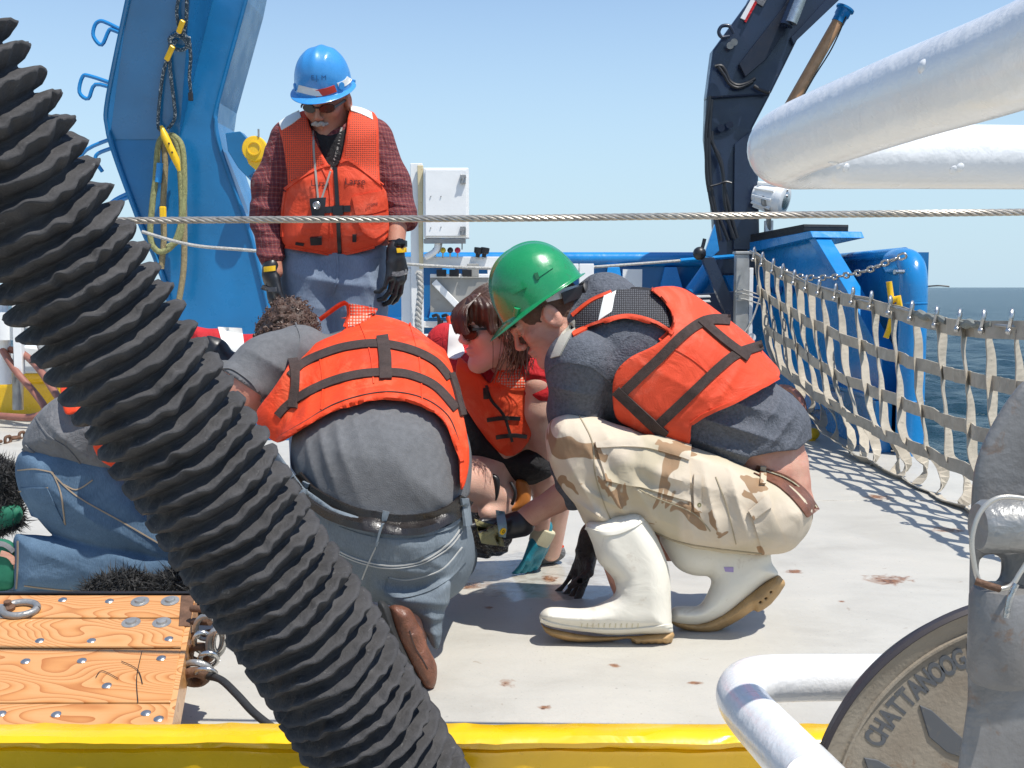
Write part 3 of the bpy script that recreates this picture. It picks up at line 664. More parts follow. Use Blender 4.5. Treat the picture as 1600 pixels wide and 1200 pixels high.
# ------------------------------------------------------------------ stern and starboard bulwark
t = thing('stern_bulwark', 'long blue steel wall with round top rail across the stern, behind the white console', 'bulwark', (.2, 9.8, 0))
MB().box((-2.2, 9.80, 0), (2.40, 9.86, 1.21)).obj('plate', M['blue'], t)
tube('top_rail', [(-2.25, 9.8, 1.235), (2.40, 9.8, 1.235)], .062, M['bluelight'], t, 18, 2)
MB().box((-2.2, 9.62, .72), (2.40, 9.797, .745)).obj('shelf', M['blue'], t, bevel=.004)
for px in (1040, 1060): pass
for px, w0, w1 in ((1050, .05, .16), (700, .05, .16), (960, .05, .12)):
    X = (px-800)/1800*9.6
    MB().hexa([(X-w1,9.60,.745),(X+w1,9.60,.745),(X+w1,9.797,.745),(X-w1,9.797,.745),(X-w0,9.72,1.17),(X+w0,9.72,1.17),(X+w0,9.797,1.17),(X-w0,9.797,1.17)]).obj('bracket', M['bluelight'], t, bevel=.004)
MB().tube(P3((1120,405,9.3), (1082,458,9.3)), .07, 14).obj('strut', M['bluelight'], t, smooth=True)
MB().box((.92, 9.60, .98), (1.08, 9.64, 1.15)).obj('pale_plate', M['whitef'], t)
MB().tube([(.3,9.74,.95),(.6,9.74,.80),(1.1,9.74,.76)], .012).obj('weld_bead', M['blue'], t, smooth=True)

t = thing('starboard_bulwark', 'blue bulwark wall at the right edge of the deck with rounded end column', 'bulwark', (2.42, 7.0, 0))
MB().box((2.44, 6.95, 0), (2.50, 9.80, 1.21)).obj('plate', M['blue'], t)
tube('elbow', [(2.40, 7.25, 1.155), (2.395, 7.05, 1.155), (2.385, 6.92, 1.125), (2.38, 6.86, 1.04), (2.38, 6.85, .9)], .082, M['bluelight'], t, 24, 6); tube('top_rail', [(2.44, 9.7, 1.22), (2.44, 7.2, 1.215)], .034, M['bluelight'], t, 14, 2)
MB().lathe((2.38, 6.85, -.05), (0,0,1), [(.082, 0), (.081, .3), (.081, 1.0)], 28).obj('end_column', M['bluelight'], t, smooth=True)
for z in (.32, .9): MB().lathe((2.38, 6.85, z), (0,0,1), [(.081, 0), (.084, .006), (.081, .012)], 28).obj('weld_ring', M['bluelight'], t, smooth=True)
MB().box((2.18, 6.95, .32), (2.438, 9.6, .345)).obj('lower_shelf', M['bluelight'], t, bevel=.004)
MB().box((2.20, 6.93, .0), (2.30, 9.6, .317)).obj('lower_plate', M['bluelight'], t, bevel=.004)
MB().tube([(2.30, 6.8, 1.09),(2.24, 6.78, 1.09)], .014).obj('chain_eye', M['steel'], t, smooth=True)
tube('tag_wire', [(2.45,6.85,1.005),(2.52,6.83,1.01),(2.58,6.82,1.005)], .005, M['black'], t, 6)

# ------------------------------------------------------------------ A-frame leg
t = thing('a_frame_leg', 'huge blue steel gantry leg with a bend, behind the man in the blue hat', 'gantry leg', W(330, 700, 7.7))
ft = [(205,-40),(167,150),(166,200),(180,250),(215,345),(262,470),(262,700),(470,700),(440,560),(402,400),(386,345),(346,232),(338,190),(342,160),(386,0),(394,-40)]
slab('main_web', ft, 7.5, .5, M['blue'], t, bevel=.02)
a = [W(206,-40,7.0), W(300,-40,7.0), W(280,218,7.494), W(171,218,7.494)]; b_ = [p+np.array([0,1,0])*(7.496-p[1]) for p in a]
MB().hexa([*b_, *a]).obj('box_web', M['blue'], t, bevel=.012)
edge = [(208,-40),(169,150),(168,200),(182,250),(217,345),(264,470),(264,640)]
MB().tube(cr([W(x, y, 6.99+max(0, min(1, (y+40)/258))*.49) for x, y in edge[:3]]+[W(x, y, 7.48) for x, y in edge[3:]], 5), .016, 8).obj('left_edge_bead', M['blue'], t, smooth=True)
redge = [(392,-40),(384,0),(340,160),(337,190),(344,232),(384,345),(400,400),(438,560)]
MB().tube(cr([W(x, y, 7.49) for x, y in redge], 5), .014, 8).obj('right_edge_bead', M['blue'], t, smooth=True)
for hk in ([(200,52),(168,36),(156,33),(148,40),(146,57),(159,70),(170,48),(177,47),(200,57)], [(180,132),(141,119),(129,120),(124,144),(138,154),(149,132),(180,139)],
           [(182,214),(135,234),(120,262),(132,272)], [(182,229),(153,240),(150,252),(160,268)], [(212,297),(180,312),(160,330)], [(212,304),(180,318),(165,338)]):
    tube('rope_hook', WP(hk, 7.6), .013, M['bluelight'], t, 8, 4)
slab('winch_bracket', [(352,208),(375,205),(396,228),(398,268),(388,276),(394,285),(372,262),(356,236)], 7.44, .12, M['blue'], t)
t2 = thing('sheave', 'round yellow pulley block bolted to the right side of the blue gantry leg', 'pulley', W(397, 232, 7.3))
c = W(397, 232, 7.3)
MB().lathe(c, (0,-1,0), [(.078,-.05),(.080,-.01),(.074,0),(.045,.002),(.043,.010),(.036,.010),(.034,.002),(.01,.002)], 32).obj('wheel', M['yellow'], t2, smooth=True)
slab('cheek', [(379,232),(415,232),(412,262),(402,268),(388,256)], 7.33, .05, M['yellow'], t2, bevel=.008)
MB().cyl(c+[.03,0,.07], c+[.03,0,.12], .006).obj('bolt', M['galv'], t2)
# ropes on the leg
t = thing('hanging_rope', 'thin dark braided rope with yellow toggles hanging down the blue gantry leg', 'rope', W(275, 100, 7.1))
for pts in ([(281,-10),(276,20),(282,50)], [(292,-10),(291,30),(286,55)], [(265,80),(256,110),(250,150),(247,196),(254,205)], [(264,82),(267,120),(272,160),(273,185),(262,202)], [(295,58),(298,90),(296,120),(299,150)],
            [(270,70),(264,62),(274,55),(288,62),(292,72),(284,78),(270,74),(276,62)], [(280,50),(268,60),(265,80)], [(286,52),(296,64),(290,76)]):
    tube('strand', [W(x, y, 6.96+max(0, min(1, (y+40)/258))*.49) for x, y in pts], .011, M['ropedark'], t, 8, 6)
for a, b_, w in (((286,32),(279,51),.032), ((270,72),(260,94),.032)):
    MB().bar(W(*a, 7.05), W(*b_, 7.10), w, .02, (0,1,0)).obj('toggle', M['yplast'], t, bevel=.006)
MB().box(W(298,150,7.3)-[.014,.012,.03], W(298,150,7.3)+[.014,.012,.02]).obj('weight', M['black'], t, bevel=.004)
t = thing('rope_coil', 'greenish yellow rope coil hung on a long yellow cleat of the gantry leg', 'rope coil', W(262, 400, 7.3))
for pts in ([(262,208),(248,225),(243,280),(238,320),(235,370),(246,392),(262,390),(276,372),(284,335),(281,260),(276,225),(264,210)], [(268,210),(284,228),(288,280),(286,330),(280,372),(262,386)]):
    tube('loop', WP(pts, 7.34), .019, M['ropegreen'], t, 10, 6)
for pts in ([(256,222),(258,260),(255,320),(256,372),(252,420)], [(287,300),(288,360),(287,420),(280,468)]):
    tube('loose_end', WP(pts, 7.36), .019, M['ropewhite'] if False else mat('tan_rope', (.38,.30,.16), .9, var=.3, vs=60, wr=.8, ws=140), t, 10, 6)
tube('blue_whipping', WP([(250,255),(247,285)], 7.33), .021, M['bluelight'], t, 10, 3)
MB().tube(P3((252,197,7.28),(257,212,7.27),(275,250,7.27),(280,267,7.28)), [.010,.024,.024,.010], 12).obj('cleat', M['yplast'], t, smooth=True)
MB().box(W(255,345,7.3)-[.02,.015,.0], W(255,345,7.3)+[.02,.015,.09]).obj('clip', M['yplast'], t, bevel=.008)
for (x, y) in ((264,224),(269,238)): MB().cyl(W(x,y,7.25), W(x,y,7.24), .006).obj('hole', M['black'], t)

# ------------------------------------------------------------------ console at the stern
t = thing('winch_console', 'white steel control stand with grey panel and coloured lever knobs, by the stern wall', 'control console', W(690, 640, 8.0))
Yc = 8.0
def fb(name, x0, y0, x1, y1, d=.06, Y=Yc, m='whitef', **k):
    a, b_ = W(x0, y1, Y), W(x1, y0, Y); return MB().box((a[0], Y, a[2]), (b_[0], Y+d, b_[2])).obj(name, M[m], t, bevel=.004, **k)
fb('top_beam', 628, 401, 782, 418, .10); fb('post', 628, 419, 642, 600); fb('post', 643, 255, 660, 560, .05, 7.94); fb('post', 762, 419, 774, 600)
fb('mid_rail', 642, 502, 762, 512); fb('mid_rail', 642, 522, 762, 530); fb('right_upright', 905, 412, 928, 470, .06); fb('right_beam', 800, 412, 904, 424, .06)
a = [(652,258),(661,258),(661,420),(655,420)]; slab('rusty_edge', a, 7.90, .03, mat('yellowed_white', (.66,.55,.33), .6, wear=((.4,.18,.05),.7,30)), t)
fb('grey_panel', 672, 434, 764, 488, .01, 7.97, 'greysheet'); fb('panel_top', 672, 428, 764, 434, .04, 7.96, 'whitef'); fb('grey_block', 730, 412, 748, 433, .02, 7.95, 'greysheet')
MB().bar(W(678,440,7.95), W(715,478,7.95), .045, .03, (0,1,0)).obj('brace', M['whitef'], t, bevel=.004)
for i in range(4): MB().tube(cr(P3((676+i*15,494,7.92),(684+i*15,493,7.9),(686+i*15,506,7.9),(681+i*15,516,7.92)), 4), .012, 8).obj('hydraulic_hose', M['black'], t, smooth=True)
for i in range(3): fb('valve_block', 682+i*20, 421, 697+i*20, 432, .05, 7.93, 'black')
for i in range(3): tube('hose_tail', P3((690+i*22,500,7.9),(688+i*22,520,7.9),(692+i*22,560,7.95)), .014, M['black'], t)
tube('orange_cable', P3((701,495,7.9),(704,512,7.88),(702,535,7.9)), .02, M['orange'], t)
kn = [((.02,.15,.45), 680,'blue'), ((.75,.55,.03), 692,'yellow'), ((.015,.015,.02), 703.5,'black'), ((.55,.01,.06), 715,'red')]
for c, px, nm in kn:
    q = thing('lever', f'small control lever with {nm} ball knob on the white console', 'lever', W(px, 402, 7.98), 'ball levers on the console'); 
    MB().cyl(W(px,403,7.98), W(px,394,7.98), .006).obj('rod', M['steel'], q); MB().ball(W(px,391,7.98), .021, 16).obj('knob', mat('knob_'+nm, c, .3, coat=.3), q, smooth=True)
for px in (746, 756):
    q = thing('switch', 'black rubber-booted lever '+('left' if px == 746 else 'right')+' of the black pair on the console', 'switch', W(px, 402, 7.98), 'black booted levers')
    MB().lathe(W(px,402,7.98), (.15,0,1), [(.014,0),(.016,.02),(.030,.03),(.032,.065),(.024,.068)], 14).obj('boot', M['black'], q, smooth=True); MB().cyl(W(px,404,7.98), W(px,399,7.98), .008).obj('rod', M['steel'], q)
t = thing('electrical_box', 'white square steel cabinet with small latches mounted beside the man in the blue hat', 'cabinet', W(697, 378, 7.85))
a, b_ = W(662,372,7.85), W(732,262,7.85); MB().box((a[0],7.85,a[2]),(b_[0],8.0,b_[2])).obj('housing', M['whitef'], t, bevel=.006)
a2, b2 = W(665,369,7.84), W(729,265,7.84); MB().box((a2[0],7.835,a2[2]),(b2[0],7.848,b2[2])).obj('door', M['whitef'], t, bevel=.004)
for y in (279, 360):
    MB().box(W(719,y+8,7.81), W(728,y-6,7.833)).obj('latch', M['galv'], t, bevel=.003)
    MB().cyl(W(721,y,7.81), W(721,y,7.80), .008).obj('screw', M['steel'], t); MB().cyl(W(727,y-2,7.81), W(727,y-2,7.80), .006).obj('screw', M['steel'], t)
for x, y in ((673,307),(689,307),(673,356),(689,355),(666,372)): MB().cyl(W(x,y,7.836), W(x,y,7.828), .004).obj('rivet', M['galv'], t)
MB().box(W(662,380,7.86), W(728,374,7.95)).obj('bottom_lip', M['galv'], t)
tube('conduit', P3((684,378,7.9),(682,390,7.9),(672,398,7.9),(664,402,7.9)), .022, M['whitef'], t); tube('conduit', P3((690,378,7.9),(688,388,7.9),(684,396,7.9)), .008, M['galv'], t)
tube('antenna', P3((722,376,7.9),(722,390,7.9)), .005, M['galv'], t, 6, 1)
t = thing('white_rope', 'thick white rope hanging beside the console post', 'rope', W(657, 500, 7.86))
P = cr(P3((654,425,7.86),(657,450,7.86),(655,475,7.86),(653,500,7.86),(655,520,7.88)), 12)
for k in range(3):
    q = np.array([p+.012*np.array([math.cos(i*.55+k*2.09), math.sin(i*.55+k*2.09), 0]) for i, p in enumerate(P)]); MB().tube(q, .013, 7).obj('strand', M['ropewhite'], t, smooth=True)

# ------------------------------------------------------------------ crane
t = thing('knuckle_crane', 'dark navy folding crane rising behind the net post', 'crane', W(1150, 420, 9.0))
slab('column', [(1118,430),(1118,378),(1111,287),(1102,216),(1104,152),(1150,140),(1205,145),(1175,202),(1185,262),(1187,361),(1187,430)], 9.1, .14, M['navy'], t, bevel=.015)
slab('column_face', [(1146,390),(1148,225),(1172,205),(1183,262),(1185,361),(1185,390)], 9.06, .035, M['navy'], t)
slab('boom', [(1104,154),(1114,78),(1171,0),(1190,-40),(1345,-40),(1311,0),(1246,62),(1204,147)], 9.05, .16, M['navy'], t, bevel=.015)
slab('boom_channel', [(1165,120),(1155,100),(1225,10),(1240,-20),(1262,-20),(1245,20),(1200,90)], 8.98, .06, mat('navy_dark', (.008,.012,.025), .45), t)
slab('boom_flange', [(1246,62),(1240,70),(1236,58),(1300,-10),(1311,0)], 9.0, .05, M['navy'], t)
MB().cyl(W(1228,40,8.9), W(1262,-40,8.9), .052, n=20).obj('hydraulic_cylinder', M['navy'], t, smooth=True)
MB().cyl(W(1236,36,8.86), W(1262,-30,8.86), .045, n=20).obj('chrome_rod', M['steel'], t, smooth=True)
tube('lifting_eye', WP([(1147,52),(1140,41),(1128,41),(1123,50),(1128,58),(1140,57)], 9.0), .014, M['navy'], t)
for x, y in ((1141,71),(1147,66),(1140,195),(1127,200)):
    MB().cyl(W(x,y,9.04), W(x,y,8.99), .028, n=12).obj('pin', M['galv'] if y < 90 else M['navy'], t)
slab('warning_label', [(1157,28),(1174,-2),(1182,2),(1166,32)], 9.03, .012, M['whitef'], t, bevel=0)
slab('label_border', [(1163,33),(1180,1),(1183,4),(1166,35)], 9.02, .012, M['red'], t, bevel=0); slab('grey_label', [(1180,3),(1190,-14),(1202,-8),(1192,10)], 9.03, .012, M['gray'], t, bevel=0)
hoses = [[(1117,104),(1127,103),(1134,112),(1140,126),(1152,133),(1168,130),(1180,123)], [(1122,104),(1132,118),(1140,131),(1155,137),(1176,128)], [(1178,134),(1190,141),(1202,145)],
  [(1108,205),(1110,215),(1118,235),(1128,262),(1132,290),(1138,320),(1152,372)], [(1112,205),(1114,225),(1126,250),(1131,285),(1133,320),(1145,372)], [(1109,150),(1103,210),(1105,270),(1110,310),(1116,335)],
  [(1112,155),(1108,215),(1110,280),(1118,330),(1126,376)], [(1120,330),(1128,350),(1138,376)], [(1128,330),(1140,352),(1148,374)], [(1104,216),(1104,270),(1108,300)]]
for h in hoses: tube('hose', WP(h, 9.0), .014, M['black'], t, 8, 5)
tube('cable_tie', WP([(1110,291),(1122,288),(1134,284),(1143,286)], 8.97), .008, M['black'], t, 6)
t = thing('crane_cradle', 'bright blue sloping steel cradle with black rubber pads, under the crane', 'cradle', W(1290, 640, 8.0))
pl = (np.array([2.35, 7.4, 0]), nrm((-2.2, -.53, 0))); pl2 = (pl[0]+pl[1]*.03, pl[1])
slab('side_plate', [(1120,408),(1140,398),(1266,368),(1318,455),(1374,562),(1374,640),(1230,640),(1190,600),(1150,470)], 0, -.05, M['bluelight'], t, plane=pl, bevel=.006)
slab('edge_flange', [(1262,372),(1269,364),(1322,452),(1378,556),(1378,614),(1371,614),(1371,560),(1314,458)], 0, -.12, M['bluelight'], t, plane=(pl[0]+pl[1]*.06, pl[1]), bevel=.004)
slab('top_flange', [(1106,398),(1110,390),(1266,361),(1270,371),(1140,402)], 0, -.4, M['bluelight'], t, plane=(pl[0]+pl[1]*.09, pl[1]), bevel=.004)
slab('foot', [(1272,612),(1374,612),(1376,624),(1275,624)], 0, -.1, M['bluelight'], t, plane=(pl[0]+pl[1]*.10, pl[1]), bevel=.004)
for i in range(3):
    slab('rubber_pad', [(1108+i,391-i*4.5),(1255+i*.6,364-i*4.6),(1256,359-i*4.4),(1108+i*2,386.8-i*4.5)], 0, -.35, M['rubber'], t, plane=(pl[0]+pl[1]*.085, pl[1]), bevel=.003)
slab('diagonal_strut', [(1096,402),(1116,402),(1168,520),(1150,530)], 8.6, .08, M['navy'], t); slab('gusset', [(1100,400),(1117,350),(1124,392),(1112,402)], 8.7, .05, M['bluelight'], t)
for x, y in (): MB().lathe(W(x,y,8.2), (0,-.3,1), [(.022,-.01),(.022,.02),(.03,.02),(.03,.035),(.012,.04)], 12).obj('bolt', M['galv'], t, smooth=True)
tube('latch_lever', P3((1093,398,8.6),(1098,385,8.6),(1101,373,8.6)), .014, M['black'], t); MB().ball(W(1093,396,8.6), .05, 12).obj('latch_knuckle', M['black'], t, smooth=True)
rs = np.random.RandomState(4)
for i in range(9):   # worn, illegible dark lettering strokes
    x = 1180+i*9; slab('worn_mark', [(x,449-i*.2),(x+5,447+rs.rand()*3),(x+6,456),(x+1,460+rs.rand()*4)], 0, -.004, mat('faded_blue_print', (.01,.10,.33), .5) if i == 0 else bpy.data.materials['faded_blue_print'], t, plane=(pl[0]+pl[1]*.012, pl[1]), bevel=0)
t = thing('boxes_on_shelf', 'dark bracket stack with pale slotted plates behind the vest of the squatting man', 'bracket', W(1090, 480, 8.9))
slab('dark_box', [(1060,462),(1150,455),(1150,540),(1075,540)], 8.9, .25, M['navy'], t)
for i in range(4): slab('pale_slat', [(1072+i*5,462+i*7.5),(1109,461+i*7.5),(1111,464.5+i*7.5),(1075+i*5,465.5+i*7.5)], 8.86, .03, M['whitef'], t, bevel=.002)
MB().lathe(W(1123,459,8.8), (0,0,1), [(.025,0),(.025,.05),(.01,.06)], 14).obj('yellow_cap', M['yellow'], t, smooth=True)
t = thing('boat_hook', 'tan varnished pole with bright blue end leaning up beside the crane', 'pole', W(1200, 250, 9.3))
MB().cyl(W(1195,235,9.3), W(1313,28,9.3), .047, n=18).obj('shaft', M['brownrod'], t, smooth=True)
MB().lathe(W(1309,35,9.3), W(1320,15,9.3)-W(1309,35,9.3), [(.052,0),(.052,.05),(.060,.06),(.060,.10),(.075,.11),(.075,.125),(.02,.13)], 18).obj('end_cap', M['bluelight'], t, smooth=True)
tube('cord', P3((1322,26,9.25),(1300,75,9.25),(1272,120,9.25),(1255,150,9.25)), .006, M['black'], t, 6)
t = thing('floodlight', 'white finned floodlight on a short bracket beside the crane column', 'floodlight', W(1202, 352, 9.0))
a = W(1190,305,9.0); ax = nrm(W(1228,314,8.9)-a)
MB().lathe(a, ax, [(.06,-.06),(.09,0),(.105,.12),(.115,.14),(.12,.16),(.12,.19),(.10,.2),(.01,.195)], 22).obj('housing', M['whitef'], t, smooth=True)
for k in range(10):
    r = k*2*math.pi/10; bb = np.cross(ax, (0,1,0)); cc = np.cross(ax, bb); o = bb*math.cos(r)+cc*math.sin(r); MB().bar(a+o*.100-ax*.04, a+o*.125+ax*.12, .014, .035, o).obj('fin', M['whitef'], t)
MB().lathe(a+ax*.196, ax, [(.075,0),(.06,.012),(.01,.016)], 20).obj('lens', M['steel'], t, smooth=True)
tube('bracket', P3((1196,300,8.93),(1193,315,8.9),(1200,332,8.95),(1202,360,9.0)), .02, M['galv'], t); MB().box(W(1196,362,8.98), W(1206,345,9.04)).obj('foot', M['whitef'], t, bevel=.004)
for y in (297, 306): MB().cyl(W(1224,y,8.86), W(1231,y,8.86), .012, n=8).obj('clip', M['steel'], t)

# ------------------------------------------------------------------ net, its post, chain and lines
XN = 2.0
def NY(px): return float(np.interp(px, [1150,1176,1220,1264,1308,1350,1400,1508,1600,1720], [8.6,8.42,7.95,7.5,7.0,6.52,6.0,5.08,4.5,3.9]))
t = thing('net_post', 'weathered aluminium channel post holding the left end of the safety net', 'post', (1.73, 8.55, 0))
px0, px1 = 1151, 1176; Yp = 8.5; a = W(px0, 397, Yp); b_ = W(px1, 397, Yp)
MB().box((a[0],Yp,0),(a[0]+.095,Yp+.10,a[2])).obj('channel', M['alu'], t, bevel=.006); MB().box((a[0]+.098,Yp+.01,0),(a[0]+.128,Yp+.09,a[2]-.1)).obj('white_flange', M['whitef'], t, bevel=.004)
MB().box((a[0]-.01,Yp-.01,a[2]),(b_[0]+.01,Yp+.11,a[2]+.02)).obj('cap', M['alu'], t, bevel=.004)
for y in (456, 462, 470): tube('lashing', P3((1149,y,Yp-.02),(1160,y-3,Yp-.03),(1178,y+2,Yp-.02),(1190,y+6,Yp-.03)), .006, M['ropewhite'], t, 6)
tube('hanging_cord', P3((1188,462,8.45),(1179,490,8.45),(1170,510,8.45),(1160,524,8.45)), .007, M['ropewhite'], t, 6)
MB().lathe(W(1174,527,8.45), (0,-1,0), [(.012,0),(.03,0),(.03,.02),(.012,.02)], 16).obj('white_ring', M['whitef'], t, smooth=True)
H = [[(1176,400),(1215,424),(1260,448),(1308,464),(1364,478),(1428,496),(1500,512),(1600,516),(1720,515)], [(1180,452),(1192,460),(1240,490),(1308,524),(1368,548),(1432,568),(1500,588),(1600,608),(1720,625)],
     [(1192,512),(1232,536),(1296,580),(1348,604),(1404,628),(1468,652),(1540,680),(1610,702),(1720,735)], [(1214,572),(1240,590),(1280,620),(1352,664),(1412,692),(1460,712),(1520,740),(1610,778),(1720,830)],
     [(1240,622),(1264,648),(1308,692),(1350,718),(1400,744),(1455,771),(1508,796),(1600,838),(1720,893)]]
Hc = [cr(h, 12) for h in H]
def net_pt(row, px): return float(np.interp(px, Hc[row][:, 0], Hc[row][:, 1]))
NB = lambda px, py: 0.
t = thing('safety_net', 'beige webbing safety net sagging along the open right side of the deck', 'net', (XN, 6.5, 0))
def strip(name, pts, w, wdir, th=.004, parent=t, m='netweb', ndir=(1,0,0)):
    P = np.array(pts); n = len(P); vs = []; T = np.gradient(P, axis=0)
    for i in range(n):
        wd = np.array(wdir, float); tt = nrm(T[i]); wd = nrm(wd-tt*wd.dot(tt)); nn = np.cross(tt, wd)
        if callable(ndir): a = ndir(i/(n-1)); wd, nn = wd*math.cos(a)+nn*math.sin(a), nn*math.cos(a)-wd*math.sin(a)
        for s1, s2 in ((-1,-1),(1,-1),(1,1),(-1,1)): vs.append(P[i]+wd*w/2*s1+nn*th/2*s2)
    fs = [(i*4+k, i*4+(k+1) % 4, (i+1)*4+(k+1) % 4, (i+1)*4+k) for i in range(n-1) for k in range(4)]+[(3,2,1,0), (n*4-4,n*4-3,n*4-2,n*4-1)]
    return MB().add(vs, fs).obj(name, M[m], parent)
rs = np.random.RandomState(11)
for r_ in range(5):
    xs = np.linspace(H[r_][0][0], 1710, 70); P = []
    for i, x in enumerate(xs):
        p = W(x, net_pt(r_, x), NY(x)); p[0] += .012*math.sin(i*.9+r_)+.02*rs.normal()*.3; P.append(p)
    if r_ == 4: P = [p+np.array([0,0,max(.006-p[2], 0)]) for p in P]
    strip('horizontal_strap', P, .062 if r_ else .075, (0,0,1), .005, ndir=(lambda s, r_=r_: .12*math.sin(s*23+r_)) if r_ != 4 else (lambda s: 1.0+.3*math.sin(s*17)))
vt = [1183,1196,1213,1228,1246,1265,1285,1311,1338,1367,1397,1431,1470,1506,1544,1588,1640,1695]; vb = [1232,1246,1262,1282,1303,1325,1345,1362,1396,1404,1430,1462,1498,1545,1585,1640,1690,1715]
for i, (a, b_) in enumerate(zip(vt, vb)):
    P = []; R0 = rs.rand()*6
    rows = [0,1,2,3,4]; K = []
    for r_ in rows:
        px = a+(b_-a)*[0,.12,.3,.55,1.][r_]; px = max(px, H[r_][0][0]); K.append(W(px, net_pt(r_, px), NY(px)))
    K[4][2] = max(K[4][2], .012); P = cr(K, 10)
    for j in range(len(P)):
        s = j/(len(P)-1); P[j][0] += .008*math.sin(s*12.6+R0)*(math.sin(s*math.pi*4)**2+.3)+(.07*math.sin(max(0, s-.72)/.28*math.pi)*(rs.rand()*.1+.9)); P[j][1] += .006*math.sin(s*12.6+R0)
    strip('vertical_strap', P, .055, (0,1,0), .005, ndir=lambda s, R0=R0: .9+.35*math.sin(s*9+R0)+(.9*math.sin(s*19+R0*2) if s > .75 else 0))
    if i < 17 and i % 1 == 0 and a < 1610:
        c = K[0]+np.array([-.01,0,.05]); tube('shackle', [c+np.array(q) for q in ((-.02,0,-.05),(-.02,-.018,0),(-.01,-.0,.03),(0,.02,0),(-.02,.02,-.06))], .008, M['steel'], t, 7, 4)
        MB().ball(c+np.array([-.025,-.01,-.055]), .014, 8).obj('shackle_pin', M['steel'], t, smooth=True)
tube('head_wire', [W(x, net_pt(0, x)-6-2*math.sin(x*.05), NY(x)) for x in np.linspace(1172, 1710, 40)], .007, M['galv'], t, 8, 1)
for x0 in (1428, 1500):
    P = [W(x, net_pt(0, x)-7+2*math.sin(x), NY(x)-.02) for x in np.linspace(x0, x0+50, 12)]; tube('knotted_cord', P, [.010,.022,.012,.018,.012], mat('mixed_cord', (.18,.19,.17), .8, wear=((.7,.68,.6),.8,60)) if x0 == 1428 else bpy.data.materials['mixed_cord'], t, 8, 4)
def chain(name, P, r, wd, m, parent, step=2.6, label=None):
    """real oval links strung along P"""
    P = np.array(P); L = np.r_[0, np.cumsum(np.linalg.norm(np.diff(P, axis=0), axis=1))]; n = int(L[-1]/(wd*step*.75))
    base = None
    for i in range(n):
        u = (i+.5)/n*L[-1]; q = np.array([np.interp(u, L, P[:, k]) for k in range(3)]); q2 = np.array([np.interp(min(u+.01, L[-1]), L, P[:, k]) for k in range(3)]); q1 = np.array([np.interp(max(u-.01, 0), L, P[:, k]) for k in range(3)])
        d = nrm(q2-q1)
        if base is None:
            A = []
            for k in range(16):
                a = 2*math.pi*k/16; A.append((math.cos(a)*wd*.5+(wd*.45 if math.cos(a) > 0 else -wd*.45), math.sin(a)*wd*.5, 0))
            A.append(A[0]); base = MB().tube(A, r, 6, False).mesh(name)
        o = link(name, base, m, parent, None, True)
        up = Vector((0,1,0)) if i % 2 else Vector((0,0,1)); D = Vector(d); s_ = D.cross(up).normalized(); up = s_.cross(D)
        o.matrix_parent_inverse = Matrix.Identity(4); pl_ = parent.location if parent.type == 'EMPTY' else Vector((0,0,0))
        o.matrix_basis = Matrix.Translation(Vector(q)-pl_) @ Matrix((D, s_, up)).transposed().to_4x4()
t = thing('guard_chain', 'steel link chain hanging from the net post to the blue corner column', 'chain', W(1300, 430, 7.5))
chain('link', cr(P3((1218,418,8.3),(1250,432,7.9),(1300,433,7.5),(1350,424,7.1),(1390,408,6.85),(1417,398,6.72)), 10), .0075, .032, M['steel'], t, 3.0)
t = thing('life_line', 'thin white line strung low across the stern from the gantry leg to the net post', 'line', W(900, 420, 8.9))
P = cr(P3((222,362,7.0),(300,383,7.0),(400,392,7.1),(640,413,7.6),(760,419,7.7),(870,420,8.0),(1000,412,8.5),(1150,400,9.0)), 8); MB().tube(P, .010, 8).obj('line', M['ropewhite'], t, smooth=True)
MB().tube([P[-1], P[-6]], .016, 8).obj('splice', M['bluelight'], t, smooth=True)
t = thing('yellow_clamp', 'bright yellow cleat with handle tied in front of the blue corner column', 'cleat', W(1392, 480, 6.6))
MB().tube(P3((1389,440,6.6),(1392,462,6.6),(1393,475,6.58)), .017, 10).obj('upper_horn', M['yplast'], t, smooth=True); MB().tube(P3((1393,498,6.58),(1389,515,6.6),(1384,528,6.6)), .016, 10).obj('lower_horn', M['yplast'], t, smooth=True)
MB().tube(P3((1393,470,6.58),(1404,466,6.55),(1406,478,6.55),(1392,482,6.58)), .022, 10).obj('body', M['yplast'], t, smooth=True)
t = thing('yellow_float', 'small yellow plastic float on the deck at the left foot of the net', 'float', G(1268, 690))
MB().lathe(G(1266,688)+[0,0,.04], (1,0,.15), [(.01,-.05),(.035,-.04),(.045,0),(.035,.04),(.02,.055),(.01,.06)], 16).obj('body', M['yplast'], t, smooth=True)
MB().lathe(G(1266,688)+[0,0,.0], (0,0,1), [(.035,0),(.038,.01),(.02,.02)], 14).obj('foot', M['yplast'], t, smooth=True)
q = tube('air_hose', P3((1195,612,7.9),(1215,606,7.8),(1235,608,7.6),(1250,622,7.4),(1256,640,7.3),(1256,660,7.2)), .022, M['copperhose']); tag(q, 'brown-red rubber hose curving up behind the squatting man', 'hose')

